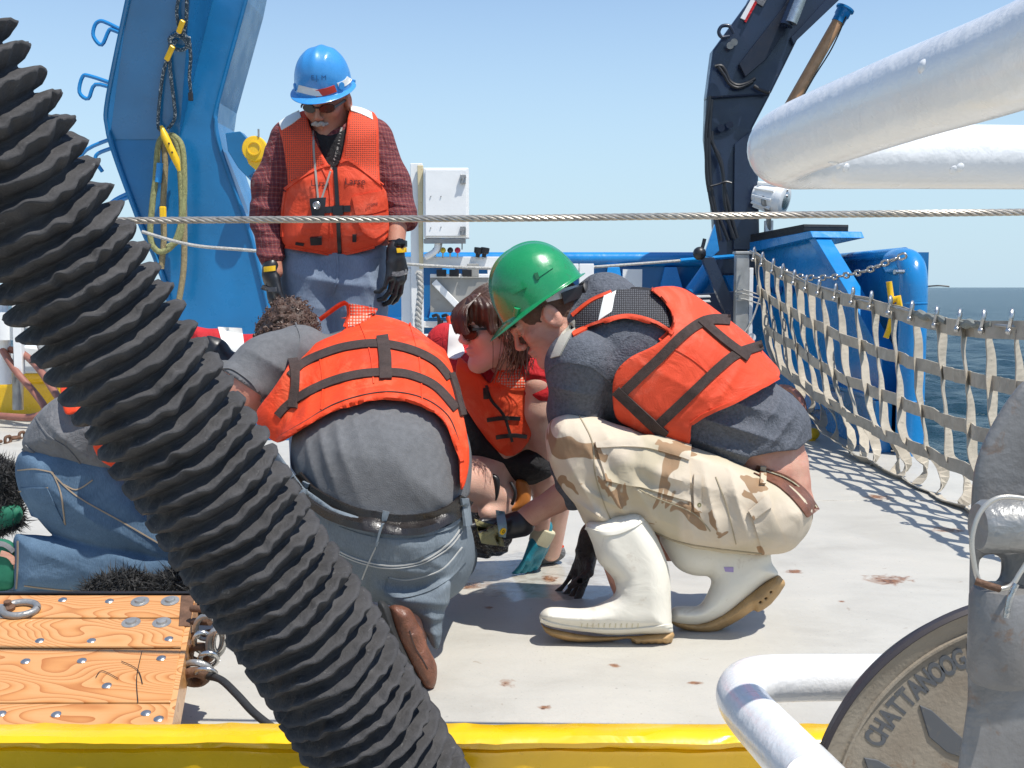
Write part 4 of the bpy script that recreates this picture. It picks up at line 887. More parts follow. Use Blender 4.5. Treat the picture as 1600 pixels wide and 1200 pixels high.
# ------------------------------------------------------------------ left background
t = thing('port_railing', 'white and grey pipe stanchions at the far left edge of the deck', 'railing', G(30, 640))
for pts, r, m in (([(28,400,8.6),(30,500,8.6),(28,600,8.6),(28,640,8.6)], .040, 'galv'), ([(0,470,8.5),(-20,471,8.5),(0,471,8.5),(8,600,8.5)], .05, 'whitef'), ([(44,490,8.4),(56,520,8.4),(70,560,8.4),(80,590,8.4)], .026, 'alu'), ([(0,510,8.7),(70,512,8.7),(130,512,8.7)], .010, 'whitef')):
    tube('pipe', P3(*pts), r, M[m], t)
MB().lathe(W(20,430,8.4), (0,0,1), [(.11,-.02),(.12,.05),(.12,.18),(.08,.2)], 20).obj('lamp_base', M['alu'], t, smooth=True); MB().lathe(W(8,505,8.4), (0,0,1), [(.09,-.12),(.10,.05),(.10,.08)], 20).obj('white_cap', M['whitef'], t, smooth=True)
MB().box(W(22,585,8.3), W(34,410,8.36)).obj('white_post', M['whitef'], t, bevel=.004)
q = MB().box((-6.5, 9.15, 0), (-2.1, 9.4, .52)).obj('port_sill', M['bluelight'], bevel=.01); tag(q, 'low bright blue steel sill behind the yellow coaming at the far left', 'sill')
t = thing('white_bin', 'white faceted plastic box in front of the blue sill at far left', 'box', W(55, 583, 8.9))
slab('body', [(12,583),(10,552),(30,540),(66,544),(84,562),(86,583)], 8.8, .18, M['whitef'], t, bevel=.015)
t = thing('red_hose', 'looped brown-red rubber hose over the yellow coaming at the far left', 'hose', G(40, 660))
tube('loop', P3((-30,490,8.6),(0,540,8.5),(25,580,8.3),(55,615,8.2),(70,640,8.1),(50,652,8.1),(0,650,8.2),(-40,648,8.2)), .026, M['copperhose'], t); tube('loop', P3((15,546,8.5),(35,552,8.4),(60,575,8.2),(85,612,8.0),(110,650,7.8),(140,690,7.6)), .026, M['copperhose'], t)
t = thing('deck_chain', 'dark steel chain lying on the deck at the far left', 'chain', G(20, 688)); chain('link', [G(-20,692,.02), G(10,688,.02), G(36,680,.02), G(60,676,.02)], .010, .045, M['rust'], t, 2.8)
# fuzzy dark mats
def fuzz(name, label, px, Y, T, n, seed, m='rubber'):
    t = thing(name, label, 'mat', W(np.mean([p[0] for p in px]), max(p[1] for p in px), Y))
    pts = P3(*[(x, y, Y) for x, y in px]); lo = np.min(pts, 0)-T-.05; hi = np.max(pts, 0)+T+.05
    S = SDF(lo, hi, .012).infl(px, Y, T); S.disp(wrink(.02, 30, seed)); o = S.obj('base', M[m], t); me = o.data; r = np.random.RandomState(seed)
    mb = MB(); nv = len(me.vertices)
    for i in range(n):
        v = me.vertices[r.randint(nv)]; p = np.array(v.co); d = nrm(np.array(v.normal)+r.normal(size=3)*1.1); s = np.cross(d, r.normal(size=3)); s = nrm(s)*.0018; e = d*(.003+.006*r.rand()); bnd = r.normal(size=3)*.006
        mb.add([p-s, p+s, p+s+e+bnd, p-s+e+bnd, p+e*1.2+bnd*3], [(0,1,2,3), (3,2,4)])
    f = mb.obj('fibres', M[m], t); f['kind'] = 'stuff'
fuzz('shaggy_mat', 'black shaggy fibre mat beside the blue jeans at the left edge', [(-60,730),(0,722),(22,740),(30,790),(25,822),(-60,830)], 4.0, .10, 12000, 1)
fuzz('fibre_mat', 'black shaggy mat under the knees of the kneeling person, behind the wooden door', [(130,925),(180,903),(235,893),(290,900),(330,930),(340,975),(130,975)], 3.45, .06, 12000, 2)
t = thing('folded_flag', 'red and white striped cloth draped low behind the bent man', 'cloth', W(350, 560, 5.0))
S = SDF(*bbox([(290,500,5.0),(420,590,5.0)], .2), .01).infl([(296,515),(310,509),(330,514),(360,516),(398,518),(420,530),(420,590),(300,590)], 5.0, .10); S.disp(wrink(.012, 22, 3)); S.obj('red_cloth', M['red'], t)
bv = bvh_of(t.children[0]); quadpatch('white_stripe', bv, (340,512), (378,514), (384,552), (352,552), .003, M['tape'], t); 
t = thing('black_bag', 'dark glossy bag lump between the red cloth and the bent man', 'bag', W(350, 560, 4.6))
S = SDF(*bbox([(300,530,4.6),(400,600,4.6)], .15), .008).infl([(318,530),(335,526),(352,534),(366,552),(395,548),(400,600),(310,600)], 4.6, .07); S.disp(wrink(.008, 30, 4)); S.obj('body', M['black'], t)
# ------------------------------------------------------------------ wooden trawl door
t = thing('wooden_door', 'varnished pine trawl door of wide planks with steel bolts, lying by the near coaming', 'wooden door', W(130, 1130, 2.4))
A = W(303, 930, 2.78); Bq = W(263, 1142, 2.285); A[2] = max(A[2], .2)
ux = np.array([1., 0, 0]); vy = nrm(Bq-A); side = nrm(np.array([vy[0], vy[1], vy[2]]))
nz = nrm(np.cross(ux, -vy)); nz = nz if nz[2] > 0 else -nz
v_dir = nrm(vy-ux*vy[0]); Lv = np.dot(Bq-A, v_dir)
def DP(px, py):  # point on the door's face
    return RP(px, py, A, nz)
rows = [930, 966, 1012, 1098, 1142]; rs = np.random.RandomState(1)
for i in range(4):
    y0, y1 = rows[i]+(1.2 if i else 0), rows[i+1]-1.2
    xr = lambda y: 303+(263-303)*(y-930)/212-4
    P = [DP(-140, y0), DP(xr(y0), y0), DP(xr(y1), y1), DP(-140, y1)]; dz = nz*(rs.rand()*.003)
    o = MB().prism([p+dz for p in P], -nz*.045).obj('plank', M['wood'], t, bevel=.004)
P = [DP(xr(y)+3.5, y) for y in (931, 1142)]; MB().prism([P[0]-ux*.006, P[0]+ux*.006, P[1]+ux*.006, P[1]-ux*.006], -nz*.07).obj('side_edge', M['wood'], t)
P0 = DP(-140, 928); P1 = DP(302, 928); MB().prism([P0+nz*.004, P1+nz*.004, P1-v_dir*.014+nz*.0, P0-v_dir*.014+nz*.0], -nz*.07).obj('top_strip', M['black'], t, bevel=.003)
P = [DP(283,932), DP(304,932), DP(297,980), DP(279,980)]; MB().prism([p+nz*.004 for p in P], -nz*.09).obj('corner_plate', M['rust'], t, bevel=.002)
for x, y in ((98,938),(171,940),(62,1002),(143,1002),(264,999),(40,1034),(128,1033),(252,1029),(167,1072),(88,1117),(228,1115),(2,1116),(248,1124)):
    MB().lathe(DP(x,y), nz, [(.0105,-.002),(.0105,.002),(.0075,.004),(.003,.005)], 16).obj('bolt', M['steel'], t, smooth=True)
for x, y in ((219,941),(266,940),(205,974),(253,974)):
    MB().lathe(DP(x,y), nz, [(.022,-.002),(.022,.003),(.013,.004),(.011,.009),(.003,.010)], 22).obj('washer', M['galv'], t, smooth=True)
c = DP(32, 956); P = [c+ux*math.cos(a)*.040+v_dir*math.sin(a)*.030+nz*.008 for a in np.linspace(0, 6.283, 25)]; MB().tube(P, .009, 10, False).obj('ring', M['galv'], t, smooth=True)
MB().prism([DP(-40,944)+nz*.004, DP(14,946)+nz*.004, DP(14,967)+nz*.004, DP(-40,969)+nz*.004], -nz*.004).obj('ring_plate', M['galv'], t, bevel=.001)
MB().lathe(DP(14,953)+nz*.004, nz, [(.016,0),(.016,.006),(.009,.012),(.009,.02)], 12).obj('ring_nut', M['rust'], t, smooth=True)
for k, pts in enumerate(([(190,1035),(215,1048),(223,1070)], [(222,1020),(214,1060),(216,1100)], [(150,1060),(160,1050),(185,1062)])):
    MB().tube([DP(x,y)+nz*.0035 for x, y in cr(pts, 5)], .0009, 4).obj('pencil_mark', M['black'], t)
# hardware at its right edge
t = thing('door_shackles', 'rusty pins, shackles and chain links at the right edge of the wooden door', 'shackles', W(325, 1030, 2.6))
for a, b_ in (((300,951),(333,953)), ((302,971),(328,972)), ((300,994),(341,986))): MB().tube(P3((*a,2.66),(*b_,2.62)), .0085, 12).obj('pin', M['rust'], t, smooth=True)
def loop(cx, cy, rx, ry, Y, r, m, name='shackle', tl=0., n=20, gap=0.):
    P = [W(cx+rx*math.cos(a)*math.cos(tl)-ry*math.sin(a)*math.sin(tl), cy+rx*math.cos(a)*math.sin(tl)+ry*math.sin(a)*math.cos(tl), Y+.02*math.sin(a)) for a in np.linspace(gap, 6.283-gap, n)]
    return MB().tube(P, r, 9).obj(name, m, t, smooth=True)
loop(322,980,16,18,2.62,.007,M['galv'], tl=.3); loop(318,1004,14,16,2.60,.006,M['steel'], tl=-.4); loop(338,1004,11,20,2.58,.009,M['galv'], 'thimble', .2); loop(343,1000,8,18,2.56,.004,M['steel'], 'thimble_lip', .2)
loop(312,1022,18,12,2.62,.010,M['rust'], 'link'); loop(326,1030,14,10,2.56,.006,M['steel'], 'link'); loop(310,1045,20,9,2.56,.008,M['galv'], 'link', .2); loop(322,1052,16,7,2.52,.005,M['steel'], 'link', .1); loop(305,1058,16,8,2.55,.012,M['rust'], 'link')
q = tube('black_cable', P3((300,1052,2.62),(322,1056,2.55),(345,1062,2.48),(370,1085,2.40),(395,1112,2.33),(425,1136,2.28),(450,1150,2.3)), .0085, M['rubber']); tag(q, 'black cable running from the shackles under the big hose', 'cable')

# ------------------------------------------------------------------ big ribbed hose
def duct():
    tips = [(-130,-200),(-60,-90),(36,60),(92,150),(146,246),(198,333),(258,432),(335,552),(400,650),(485,790),(575,928),(642,1040),(697,1132),(740,1210),(790,1300)]
    Ys = np.linspace(1.58, 2.06, len(tips)); cen = [(x-.855*.119*1800/Y_, y+.52*.119*1800/Y_) for (x, y), Y_ in zip(tips, Ys)]; C = cr([W(x, y, Y) for (x, y), Y in zip(cen, Ys)], 24)
    L = np.r_[0, np.cumsum(np.linalg.norm(np.diff(C, axis=0), axis=1))]; pitch = .0365; nper = 11; bnds = [0.]
    while bnds[-1] < L[-1]-.05: bnds.append(bnds[-1]+float(np.interp(bnds[-1]/L[-1], [0, .25, .5, .72, 1], [.0375, .0365, .0350, .0320, .0310]))*(1+.06*math.sin(len(bnds)*1.7)))
    fp = np.array([0,.10,.22,.30,.40,.50,.60,.70,.79,.86,.93]); u = np.concatenate([a_+(b__-a_)*fp for a_, b__ in zip(bnds[:-1], bnds[1:])]); n = len(u)
    P = np.stack([np.interp(u, L, C[:, k]) for k in range(3)], 1); T = np.gradient(P, axis=0); T /= np.linalg.norm(T, axis=1)[:, None]
    T = np.stack([np.convolve(np.pad(T[:, k], 40, 'edge'), np.ones(81)/81, 'valid') for k in range(3)], 1); T /= np.linalg.norm(T, axis=1)[:, None]
    na = 200; th = np.linspace(0, 2*math.pi, na, endpoint=False); a = np.cross(T, (0,0,1.)); a /= np.linalg.norm(a, axis=1)[:, None]; b = np.cross(T, a)
    per = np.arange(n)//nper; prof = np.array([0,.36,.78,1.,.88,.72,.56,.42,.24,.06,0]); R0 = .1215; amp = .034
    wA = np.array([0,.4,.85,1.1,1.,.85,.7,.6,.4,.2,0]); wP = np.array([0,0,.15,.3,.7,1.,1.1,1.,.6,.2,0])
    rs = np.random.RandomState(8); nr = per.max()+2
    def ringnoise(scale, fr, dec=1.):
        out = np.zeros((nr, na)); 
        for k in fr: out += (rs.normal(size=(nr, 1))*np.cos(k*th+rs.rand(nr, 1)*6.28))/math.sqrt(len(fr))*(fr[0]/k)**dec
        return out*scale
    ax = ringnoise(.0052, [3,4,5,7,9,12], .6)+ringnoise(.0032, [13,15,17,18,20,22,25,31], .5)+.004*np.cos(5*th)[None]
    sharp = ringnoise(1, [9,11,14]); ax += np.where(sharp > 1.2, (sharp-1.2)*.008, 0)
    rd = ringnoise(.0022, [3,5,7])+ringnoise(.0012, [12,16,21]); pleat = ringnoise(1, [10,12,15,17])
    pi_ = np.arange(n) % nper; pr = prof[pi_][:, None]; r = R0-amp*(1-pr)+rd[per]*pr+pleat[per]*.0030*wP[pi_][:, None]
    off = ax[per]*wA[pi_][:, None]*.75+np.abs(pleat[per])*.0022*(wP[pi_][:, None]-.5).clip(0)
    axial = off
    V = P[:, None, :]+a[:, None, :]*(np.cos(th)[None, :, None]*r[..., None])+b[:, None, :]*(np.sin(th)[None, :, None]*r[..., None])+T[:, None, :]*axial[..., None]
    i = np.arange(n*na).reshape(n, na); j = np.roll(i, -1, 1); Q = np.stack([i[:-1], j[:-1], j[1:], i[1:]], 2).reshape(-1, 4)
    me = bpy.data.meshes.new('duct_hose'); me.from_pydata(V.reshape(-1, 3).tolist(), [], Q.tolist()); me.update()
    m = mat('black_coated_fabric', (.062, .060, .061), .85, var=.25, vs=14, wear=((.17,.165,.16), .45, 80), fine=.35, fs=260, wr=.25, ws=30, wd=.8, wl=.62, spec=.25)
    o = link('duct_hose', me, m, None, None, True); tag(o, 'large black ribbed ventilation hose running diagonally across the foreground', 'hose')
    bpy.context.view_layer.update(); return o
duct()
# ------------------------------------------------------------------ wire rope
t = thing('wire_rope', 'twisted steel wire rope stretched level across the whole view', 'wire rope', W(900, 340, 2.25))
ends = [W(-300, 349, 2.30), W(200, 344.5, 2.28), W(800, 341, 2.25), W(1600, 331.5, 2.22), W(2000, 326, 2.2)]
C = np.array(ends); L = np.r_[0, np.cumsum(np.linalg.norm(np.diff(C, axis=0), axis=1))]; u = np.arange(0, L[-1], .0035); P = np.stack([np.interp(u, L, C[:, k]) for k in range(3)], 1); P[:, 2] -= .0
for k in range(6):
    a = u*(2*math.pi/.098)*1.0+k*math.pi/3; q = P.copy(); q[:, 1] += .0044*np.cos(a); q[:, 2] += .0044*np.sin(a); MB().tube(q, .0026, 7).obj('strand', M['wire'] if 'wire' in M else M.setdefault('wire', mat('greasy_wire', (.46,.42,.36), .38, .6, var=.3, vs=60, wear=((.10,.08,.06),.6,90))), t, smooth=True)
# ------------------------------------------------------------------ white pipe rails
q = tube('handrail', P3((1800,-5,.62),(1600,86,.725),(1420,150,.86),(1290,199,.98),(1242,219,1.03),(1224,232,1.06),(1240,241,1.10),(1290,243,1.14),(1400,244,1.17),(1600,246,1.20),(1900,250,1.26)), .0325, M['white'], None, 32, 10)
for i, (x, y, Yd) in enumerate(((1322,262,1.125),(1312,256,1.11),(1302,254,1.10),(1500,262,1.15),(1490,265,1.15),(1440,104,.83))):
    h = hit(bvh_of(q), x, y)
    if h[0] is not None: MB().lathe(np.array(h[0]), h[1], [(.0045+.001*(i % 2), -.001), (.004, .0008), (.002, .0016), (.0004, .0018)], 12).obj('paint_drip', M['white'], q, smooth=True)
tag(q, 'thick white painted handrail with a tight bend, top right corner', 'handrail', 'white pipe rails of the near railing')
q = tube('handrail', P3((2000,1052,1.70),(1600,1056,1.64),(1350,1058,1.60),(1240,1059,1.57),(1180,1063,1.55),(1158,1080,1.50),(1168,1108,1.42),(1215,1160,1.28),(1290,1240,1.12),(1420,1390,.9)), .0325, M['white'], None, 32, 10)
tag(q, 'thick white painted rail bending towards the camera, bottom right corner', 'handrail', 'white pipe rails of the near railing')
t3 = thing('rail_stub', 'short white pipe end against the lower white rail at the bottom edge', 'pipe', W(1275, 1205, 1.12))
MB().lathe(W(1278,1222,1.10), (0,-.45,1), [(.034,-.3),(.034,0),(.031,.004),(.01,.004)], 28).obj('pipe', M['white'], t3, smooth=True)

# ------------------------------------------------------------------ sheave block
t = thing('snatch_block', 'weathered steel pulley block with lettered wheel at the lower right corner', 'pulley block', W(1600, 1260, 1.3))
cw = W(1628, 1290, 1.36); ay = np.array([0, -1., 0]); R = 380/1800*1.36
mw = mat('worn_painted_cast_steel', (.27,.235,.185), .6, .05, var=.25, vs=7, c2=(.20,.155,.11), wear=((.20,.12,.07), .6, 26), fine=.3, fs=150, wr=.08, ws=30, wl=.62)
MB().lathe(cw, ay, [(R*.93,-.06),(R*.95,-.03),(R*.985,-.014),(R,-.010),(R,0),(R*.985,.003),(R*.975,.0),(R*.90,-.006),(R*.895,-.003),(R*.885,-.003),(R*.88,-.008),(R*.35,-.008),(R*.34,.02),(.02,.02)], 140).obj('wheel', mw, t, smooth=True)
MB().lathe(cw, ay, [(R*1.0,-.012),(R*1.006,-.010),(R*1.006,.001),(R*.99,.0045),(R*.985,.0035)], 140, False).obj('rim', mat('dark_rim', (.05,.042,.045), .5, .2), t, smooth=True)
md = mat('faded_dark_paint', (.095,.10,.108), .7, wear=((.14,.13,.11), .6, 60), wl=.58)
word = 'CHATTANOOGA'; n = len(word)
for i, ch in enumerate(word):
    a = math.radians(152.5-i*3.95); rr = R*.80; pos = cw+np.array([math.cos(a)*rr, -.0095+.0, math.sin(a)*rr]); pos[1] = cw[1]+.0077
    up = np.array([math.cos(a), 0, math.sin(a)]); rt = np.array([math.sin(a), 0, -math.cos(a)])
    textmesh('letter', ch, .036, md, t, Vector(pos), Vector(rt), Vector(up), Vector((0,-1,0)), .001, xs=.62, bold=.0012)
Yf = cw[1]+.0085
def facep(pts, th, m, name, dy=0.): 
    P = [W(x, y, Yf+dy) for x, y in pts]; return MB().prism(P, (0, th, 0)).obj(name, m, t, bevel=.001)
facep([(1437,1102),(1456,1110),(1500,1150),(1520,1168),(1520,1190),(1480,1176),(1452,1152)], .003, md, 'emblem', -.003)
facep([(1350,1184),(1372,1188),(1420,1215),(1360,1215)], .003, md, 'emblem', -.003)
mg = mat('dark_galvanised', (.23,.225,.22), .5, .3, var=.35, vs=9, c2=(.15,.14,.13), wear=((.20,.12,.07), .6, 22), fine=.4, fs=120, wr=.08, ws=12, wd=.3, wl=.60)
S = SDF(*bbox([(1480,560,1.12),(1760,1300,1.2)], .12), .0045)
S.infl([(1509,1300),(1511,1100),(1514,900),(1516,800),(1520,742),(1531,702),(1551,660),(1578,618),(1606,590),(1660,570),(1740,580),(1760,700),(1760,1300)], 1.15, .010, sm=2, k=.002)
S.infl([(1530,872),(1542,866),(1564,868),(1562,905),(1546,912),(1530,906)], 1.15, .03, op='-', sm=2, k=.002)
S.obj('cheek_plate', mg, t)
MB().lathe(W(1575,822,1.10), (1,.05,0), [(.022,-.03),(.026,-.024),(.026,.14)], 26).obj('pin', M['galv'], t, smooth=True)
MB().lathe(W(1562,1066,1.10), (0,0,1), [(.012,-.004),(.026,0),(.031,.008),(.031,.085),(.027,.094),(.012,.096)], 30).obj('lug', mg, t, smooth=True)
MB().tube(cr(P3((1640,792,1.06),(1600,779,1.06),(1560,778,1.06),(1532,800,1.06),(1519,840,1.06),(1522,880,1.06),(1532,910,1.06),(1556,920,1.06),(1580,915,1.06),(1594,895,1.06),(1610,870,1.06)), 8), .0024, 10).obj('lock_wire', mat('thin_wire', (.55,.52,.46), .35, .5), t, smooth=True)
tube('wire_tail', P3((1588,912,1.05),(1578,935,1.05),(1572,965,1.05)), .003, M['steel'], t); tube('wire_tie', P3((1524,908,1.055),(1545,915,1.05),(1562,920,1.05)), .0035, M['rust'], t)
# ================================================================== people
def spheres(name, c, r, m, parent, n=14): return MB().ball(c, r, n).obj(name, m, parent, smooth=True)
# ------------------------------------------------------------------ squatting man in the green hat (his left side to the camera)
def man_green():
    t = thing('person', 'man in a green hard hat, camouflage trousers and white boots squatting on the right', 'person', G(1000, 985), 'crew members on deck')
    Hd = Fr(W(856, 497, 3.33), (-.80, -.06, -.60), (-.60, 0, .80), 1.03)
    lo, hi = bbox([(765,370,3.33),(1290,400,3.33),(765,940,3.4),(1000,800,3.75)], .06); lo[1] = 3.02; hi[1] = 3.80
    S = SDF(lo, hi, .0045); head(S, Hd)
    S.rc(Hd(-.03,-.02), W(925, 505, 3.34), .058, .062, .03); S.rc(W(925,505,3.34), W(960,540,3.34), .062, .08, .03)
    S.infl([(930,500),(1000,490),(1100,520),(1180,600),(1235,660),(1250,700),(1200,720),(1100,690),(950,640),(890,600)], 3.35, .11, .03)
    S.infl([(1090,650),(1190,640),(1240,680),(1262,712),(1268,765),(1271,800),(1215,820),(1150,760),(1090,720)], 3.37, .135, .03)
    S.chain(P3((915,560,3.20),(893,690,3.40),(897,765,3.44),(800,822,3.44)), [.055,.045,.046,.030], .02)
    S.chain(P3((930,570,3.55),(960,730,3.62),(925,845,3.70)), [.055,.045,.035], .02)
    S.chain(P3((1180,790,3.24),(910,705,3.21),(985,930,3.24)), [.07,.06,.045], .03)
    S.chain(P3((1190,790,3.46),(1040,850,3.42),(1165,875,3.30)), [.07,.045,.035], .03)
    gx, gy, gz = [a for a in S.ax]; S.disp(lambda x, y, z: .0008*pn(x, y, z, 90, 5)-.006*np.exp(-((x-W(1235,700,3.2)[0])**2+(z-W(1235,740,3.2)[2])**2)/.0009)*(y < 3.3))
    body = S.obj('body', M['skin'], t)
    # short hair under the hat
    Hs = SDF(*bbox([(800,430,3.33),(930,520,3.33)], .11), .0035)
    Hs.ell(Hd(-.012,.042), (.1045*1.03,.093*1.03,.0822*1.03), Hd.ax, .01); Hs.rc(Hd(-.05,-.02), Hd(-.075,-.075), .062, .055, .02)
    Hs.cutplane(Hd(.052,0), Hd.f*.8-Hd.u*.25); Hs.cutplane(Hd(-.01,-.030), Hd.f*.55-Hd.u*.8); 
    for w in (-1, 1): Hs.ell(Hd(.005,-.008,.088*w), (.030,.042,.022), Hd.ax, .006, op='-')
    Hs.disp(lambda x, y, z: .0012*pn(x, y, z, 500, 2)+.0006*pn(x, y, z, 1100, 3), .02); Hs.obj('hair', mat('short_brown_hair', (.12,.065,.04), .75, var=.4, vs=50, fine=1., fs=500), t)
    for w in (-1, 1):
        tube('eyebrow', [Hd(.105,.036,.010*w), Hd(.103,.041,.028*w), Hd(.088,.036,.050*w)], [.002,.0042,.002], bpy.data.materials['short_brown_hair'], t, 8); tube('eyelid', [Hd(.097,.010,.017*w), Hd(.0965,.007,.031*w), Hd(.088,.009,.044*w)], .0016, M['skin2'], t, 6)
    # trousers
    S = SDF(*bbox([(845,640,3.2),(1280,640,3.2),(845,880,3.2)], .05), .005); S.ax[1]
    lo, hi = bbox([(845,640,3.3),(1280,640,3.3),(845,905,3.3)], .05); lo[1] = 3.02; hi[1] = 3.68; S = SDF(lo, hi, .0045)
    S.infl([(851,684),(860,657),(884,645),(915,647),(960,660),(1020,680),(1075,696),(1120,712),(1160,728),(1192,742),(1222,752),(1252,774),(1271,797),(1262,832),(1245,858),(1215,869),(1180,869),(1120,862),(1060,850),(1008,826),(985,814),(940,830),(917,824),(897,790),(872,750),(856,715)], 3.215, .105, .02)
    S.ell(W(1195,795,3.40), (.135,.20,.125), None, .04); S.chain(P3((1185,800,3.48),(1110,800,3.50),(1040,830,3.50)), [.105,.09,.075], .04)
    S.disp(folds((958,752,3.12), (.86,0,.5), 95, .012, .11, 1)); S.disp(folds((935,800,3.12), (.45,0,.9), 130, .009, .07, 2)); S.disp(folds((1130,800,3.10), (.95,0,.3), 85, .009, .12, 3)); S.disp(folds((1040,740,3.1), (.35,0,.93), 95, .008, .12, 8)); S.disp(folds((870,700,3.12), (.9,0,-.3), 90, .004, .09, 9))
    S.disp(wrink(.0035, 16, 4)); S.disp(lambda x, y, z: .0012*pn(x, y, z, 60, 6))
    # waist opening: the trousers are hollow above the belt
    S.cutpoly([(1150,690),(1183,728),(1222,742),(1258,768),(1285,800),(1320,760),(1280,640),(1150,640)], 3.3, keep=False, sm=1)
    tr = S.obj('trousers', M['camo'], t, 'desert camouflage cargo trousers')
    bt = bvh_of(tr, body)
    ribbon('belt', bt, [(1180,733),(1200,742),(1225,754),(1250,776),(1269,802)], [14,20,24,25,22], .003, M['leather'], t, 'brown stitched leather belt', lift=.002)
    ribbon('belt_stitching', bt, [(1198,735),(1226,746),(1254,768),(1274,794)], 1.4, .0045, M['cream'], t, lift=.003)
    for a, b_ in (((1193,728),(1190,758)),): ribbon('belt_loop', bt, [a, b_], 9, .006, M['camo'], t, curve=False, lift=.004)
    edgepatch('cargo_pocket', bt, [(930,694),(990,690),(1040,695),(1075,707)], [(945,752),(1000,762),(1045,775),(1078,784)], .006, M['camo'], t, lift=.002)
    edgepatch('pocket_flap', bt, [(928,692),(990,686),(1040,690),(1078,702)], [(930,700),(990,700),(1040,708),(1075,720)], .009, M['camo'], t, lift=.006)
    quadpatch('back_pocket', bt, (1172,800),(1196,778),(1228,848),(1192,862), .005, M['camo'], t, lift=.002); quadpatch('pocket_flap', bt, (1168,798),(1198,774),(1204,792),(1176,812), .008, M['camo'], t, lift=.006)
    quadpatch('pocket_strap', bt, (1083,742),(1096,744),(1096,800),(1082,798), .006, M['camo'], t, lift=.005)
    for x, y in ((1091,789),(1071,706)):
        h = hit(bt, x, y)
        if h[0] is not None: MB().lathe(np.array(h[0])+np.array(h[1])*.010, h[1], [(.006,-.002),(.006,.002),(.004,.0015),(.001,.001)], 14).obj('button', M['khaki'], t, smooth=True)
    for pts in ([(905,650),(925,690),(930,740),(945,790),(962,828)], [(930,700),(1000,765),(1080,800),(1110,830)], [(1010,826),(1060,846),(1120,857),(1190,865)], [(1118,745),(1135,790),(1150,850)]): ribbon('seam', bt, pts, 1.6, .0012, mat('tan_thread', (.36,.30,.2), .9) if 'tan_thread' not in bpy.data.materials else bpy.data.materials['tan_thread'], t, across=2)
    ribbon('trouser_hem', bt, [(917,822),(938,828),(960,822),(985,812)], 4, .003, M['camo'], t)
    # fleece
    lo, hi = bbox([(845,440,3.3),(1275,440,3.3),(845,805,3.3)], .05); lo[1] = 3.04; hi[1] = 3.72; S = SDF(lo, hi, .005)
    TO = [(905,478),(935,455),(962,453),(1010,455),(1060,470),(1120,508),(1170,556),(1205,592),(1240,618),(1264,650),(1270,690),(1275,730),(1240,765),(1180,775),(1120,760),(1080,730),(1040,710),(1000,692),(940,662),(890,640),(866,610),(868,555),(885,520)]
    S.infl(TO, 3.36, .18, .02); S.copy(); T = S.copy()
    S.chain(P3((908,560,3.185),(898,640,3.26),(893,720,3.40),(895,770,3.44)), [.070,.072,.062,.052], .035); S.ell(W(900,570,3.22), (.085,.085,.085), None, .05)
    S.chain(P3((930,570,3.55),(960,730,3.62),(932,825,3.68)), [.07,.06,.045], .03)
    S.rc(W(905,500,3.34), W(945,480,3.34), .082, .10, .03)
    S.ell(Hd(.02,-.09), (.09,.10,.09), None, .01, op='-'); S.cutplane(W(897,500,3.34), (-.85,0,.25))if False else None
    S.disp(folds((1150,670,3.15), (.35,0,.94), 100, .013, .13, 1)); S.disp(folds((1225,670,3.2), (.75,0,-.66), 120, .009, .08, 2)); S.disp(folds((880,620,3.10), (.3,0,.95), 75, .009, .08, 3)); S.disp(folds((880,740,3.35), (.2,0,.98), 130, .005, .07, 4)); S.disp(wrink(.004, 15, 5))
    S.cutpoly([(1085,712),(1112,732),(1140,734),(1163,727),(1172,714),(1212,706),(1246,703),(1264,688),(1300,670),(1330,900),(1085,900)], 3.22, keep=False, sm=1)
    fl = S.obj('fleece_pullover', M['fleece'], t)
    bf = bvh_of(fl)
    ribbon('shoulder_seam', bf, [(856,578),(872,566),(895,565),(925,572),(948,590),(955,600)], 5, .0022, M['fleece'], t, lift=.0015)
    edgepatch('shirt_collar', bvh_of(fl, body), [(862,560),(874,532),(888,508),(898,500)], [(876,556),(884,540),(893,524),(903,512)], .005, mat('oatmeal_collar', (.42,.40,.34), .9, fine=.5), t)
    # vest over the fleece
    V = T.copy(); V.disp(lambda x, y, z: -.012*np.exp(-((z-.62)/.3)**2)); V.disp(wrink(.005, 18, 7)); V.disp(folds((1080,620,3.1), (.45,0,.89), 45, .005, .16, 5)); V.disp(folds((1170,575,3.1), (.8,0,-.6), 60, .006, .10, 6)); V.disp(folds((1110,640,3.1), (.75,0,-.66), 160, .003, .12, 7))
    O = V.shell(.004, .034); VM = [(1016,452),(1052,447),(1086,458),(1130,483),(1176,530),(1214,572),(1217,590),(1195,604),(1150,628),(1100,650),(1081,663),(1078,692),(1060,702),(1020,684),(985,668),(962,652),(957,612),(962,582),(985,558),(1022,540),(1050,516),(1050,492),(1036,468)]
    O.cutpoly(VM, 3.17); ov = O.obj('life_vest', M['orange2'], t, 'coral orange life vest with brown straps')
    O = V.shell(.003, .014); O.cutpoly([(893,494),(930,466),(962,450),(1016,450),(1036,466),(1052,492),(1052,520),(1024,508),(985,499),(935,508),(897,524)], 3.2); mo = O.obj('vest_shoulder', M['blackcloth'], t, 'black mesh shoulder part of the vest')
    bo = bvh_of(ov, mo, fl); 
    edgepatch('mesh_panel', bo, [(900,494),(930,470),(962,454),(1012,455),(1038,470)], [(900,519),(930,507),(980,496),(1020,503),(1046,512)], .0015, M['meshblack'], t)
    for pts, w in (([(894,493),(925,470),(955,457)], 6), ([(895,524),(930,507),(975,495),(1010,500),(1035,511),(1052,522)], 6), ([(1017,453),(1035,466),(1050,488),(1051,510),(1030,532)], 5)): ribbon('piping', bo, pts, w, .004, M['orange2'], t, lift=.002)
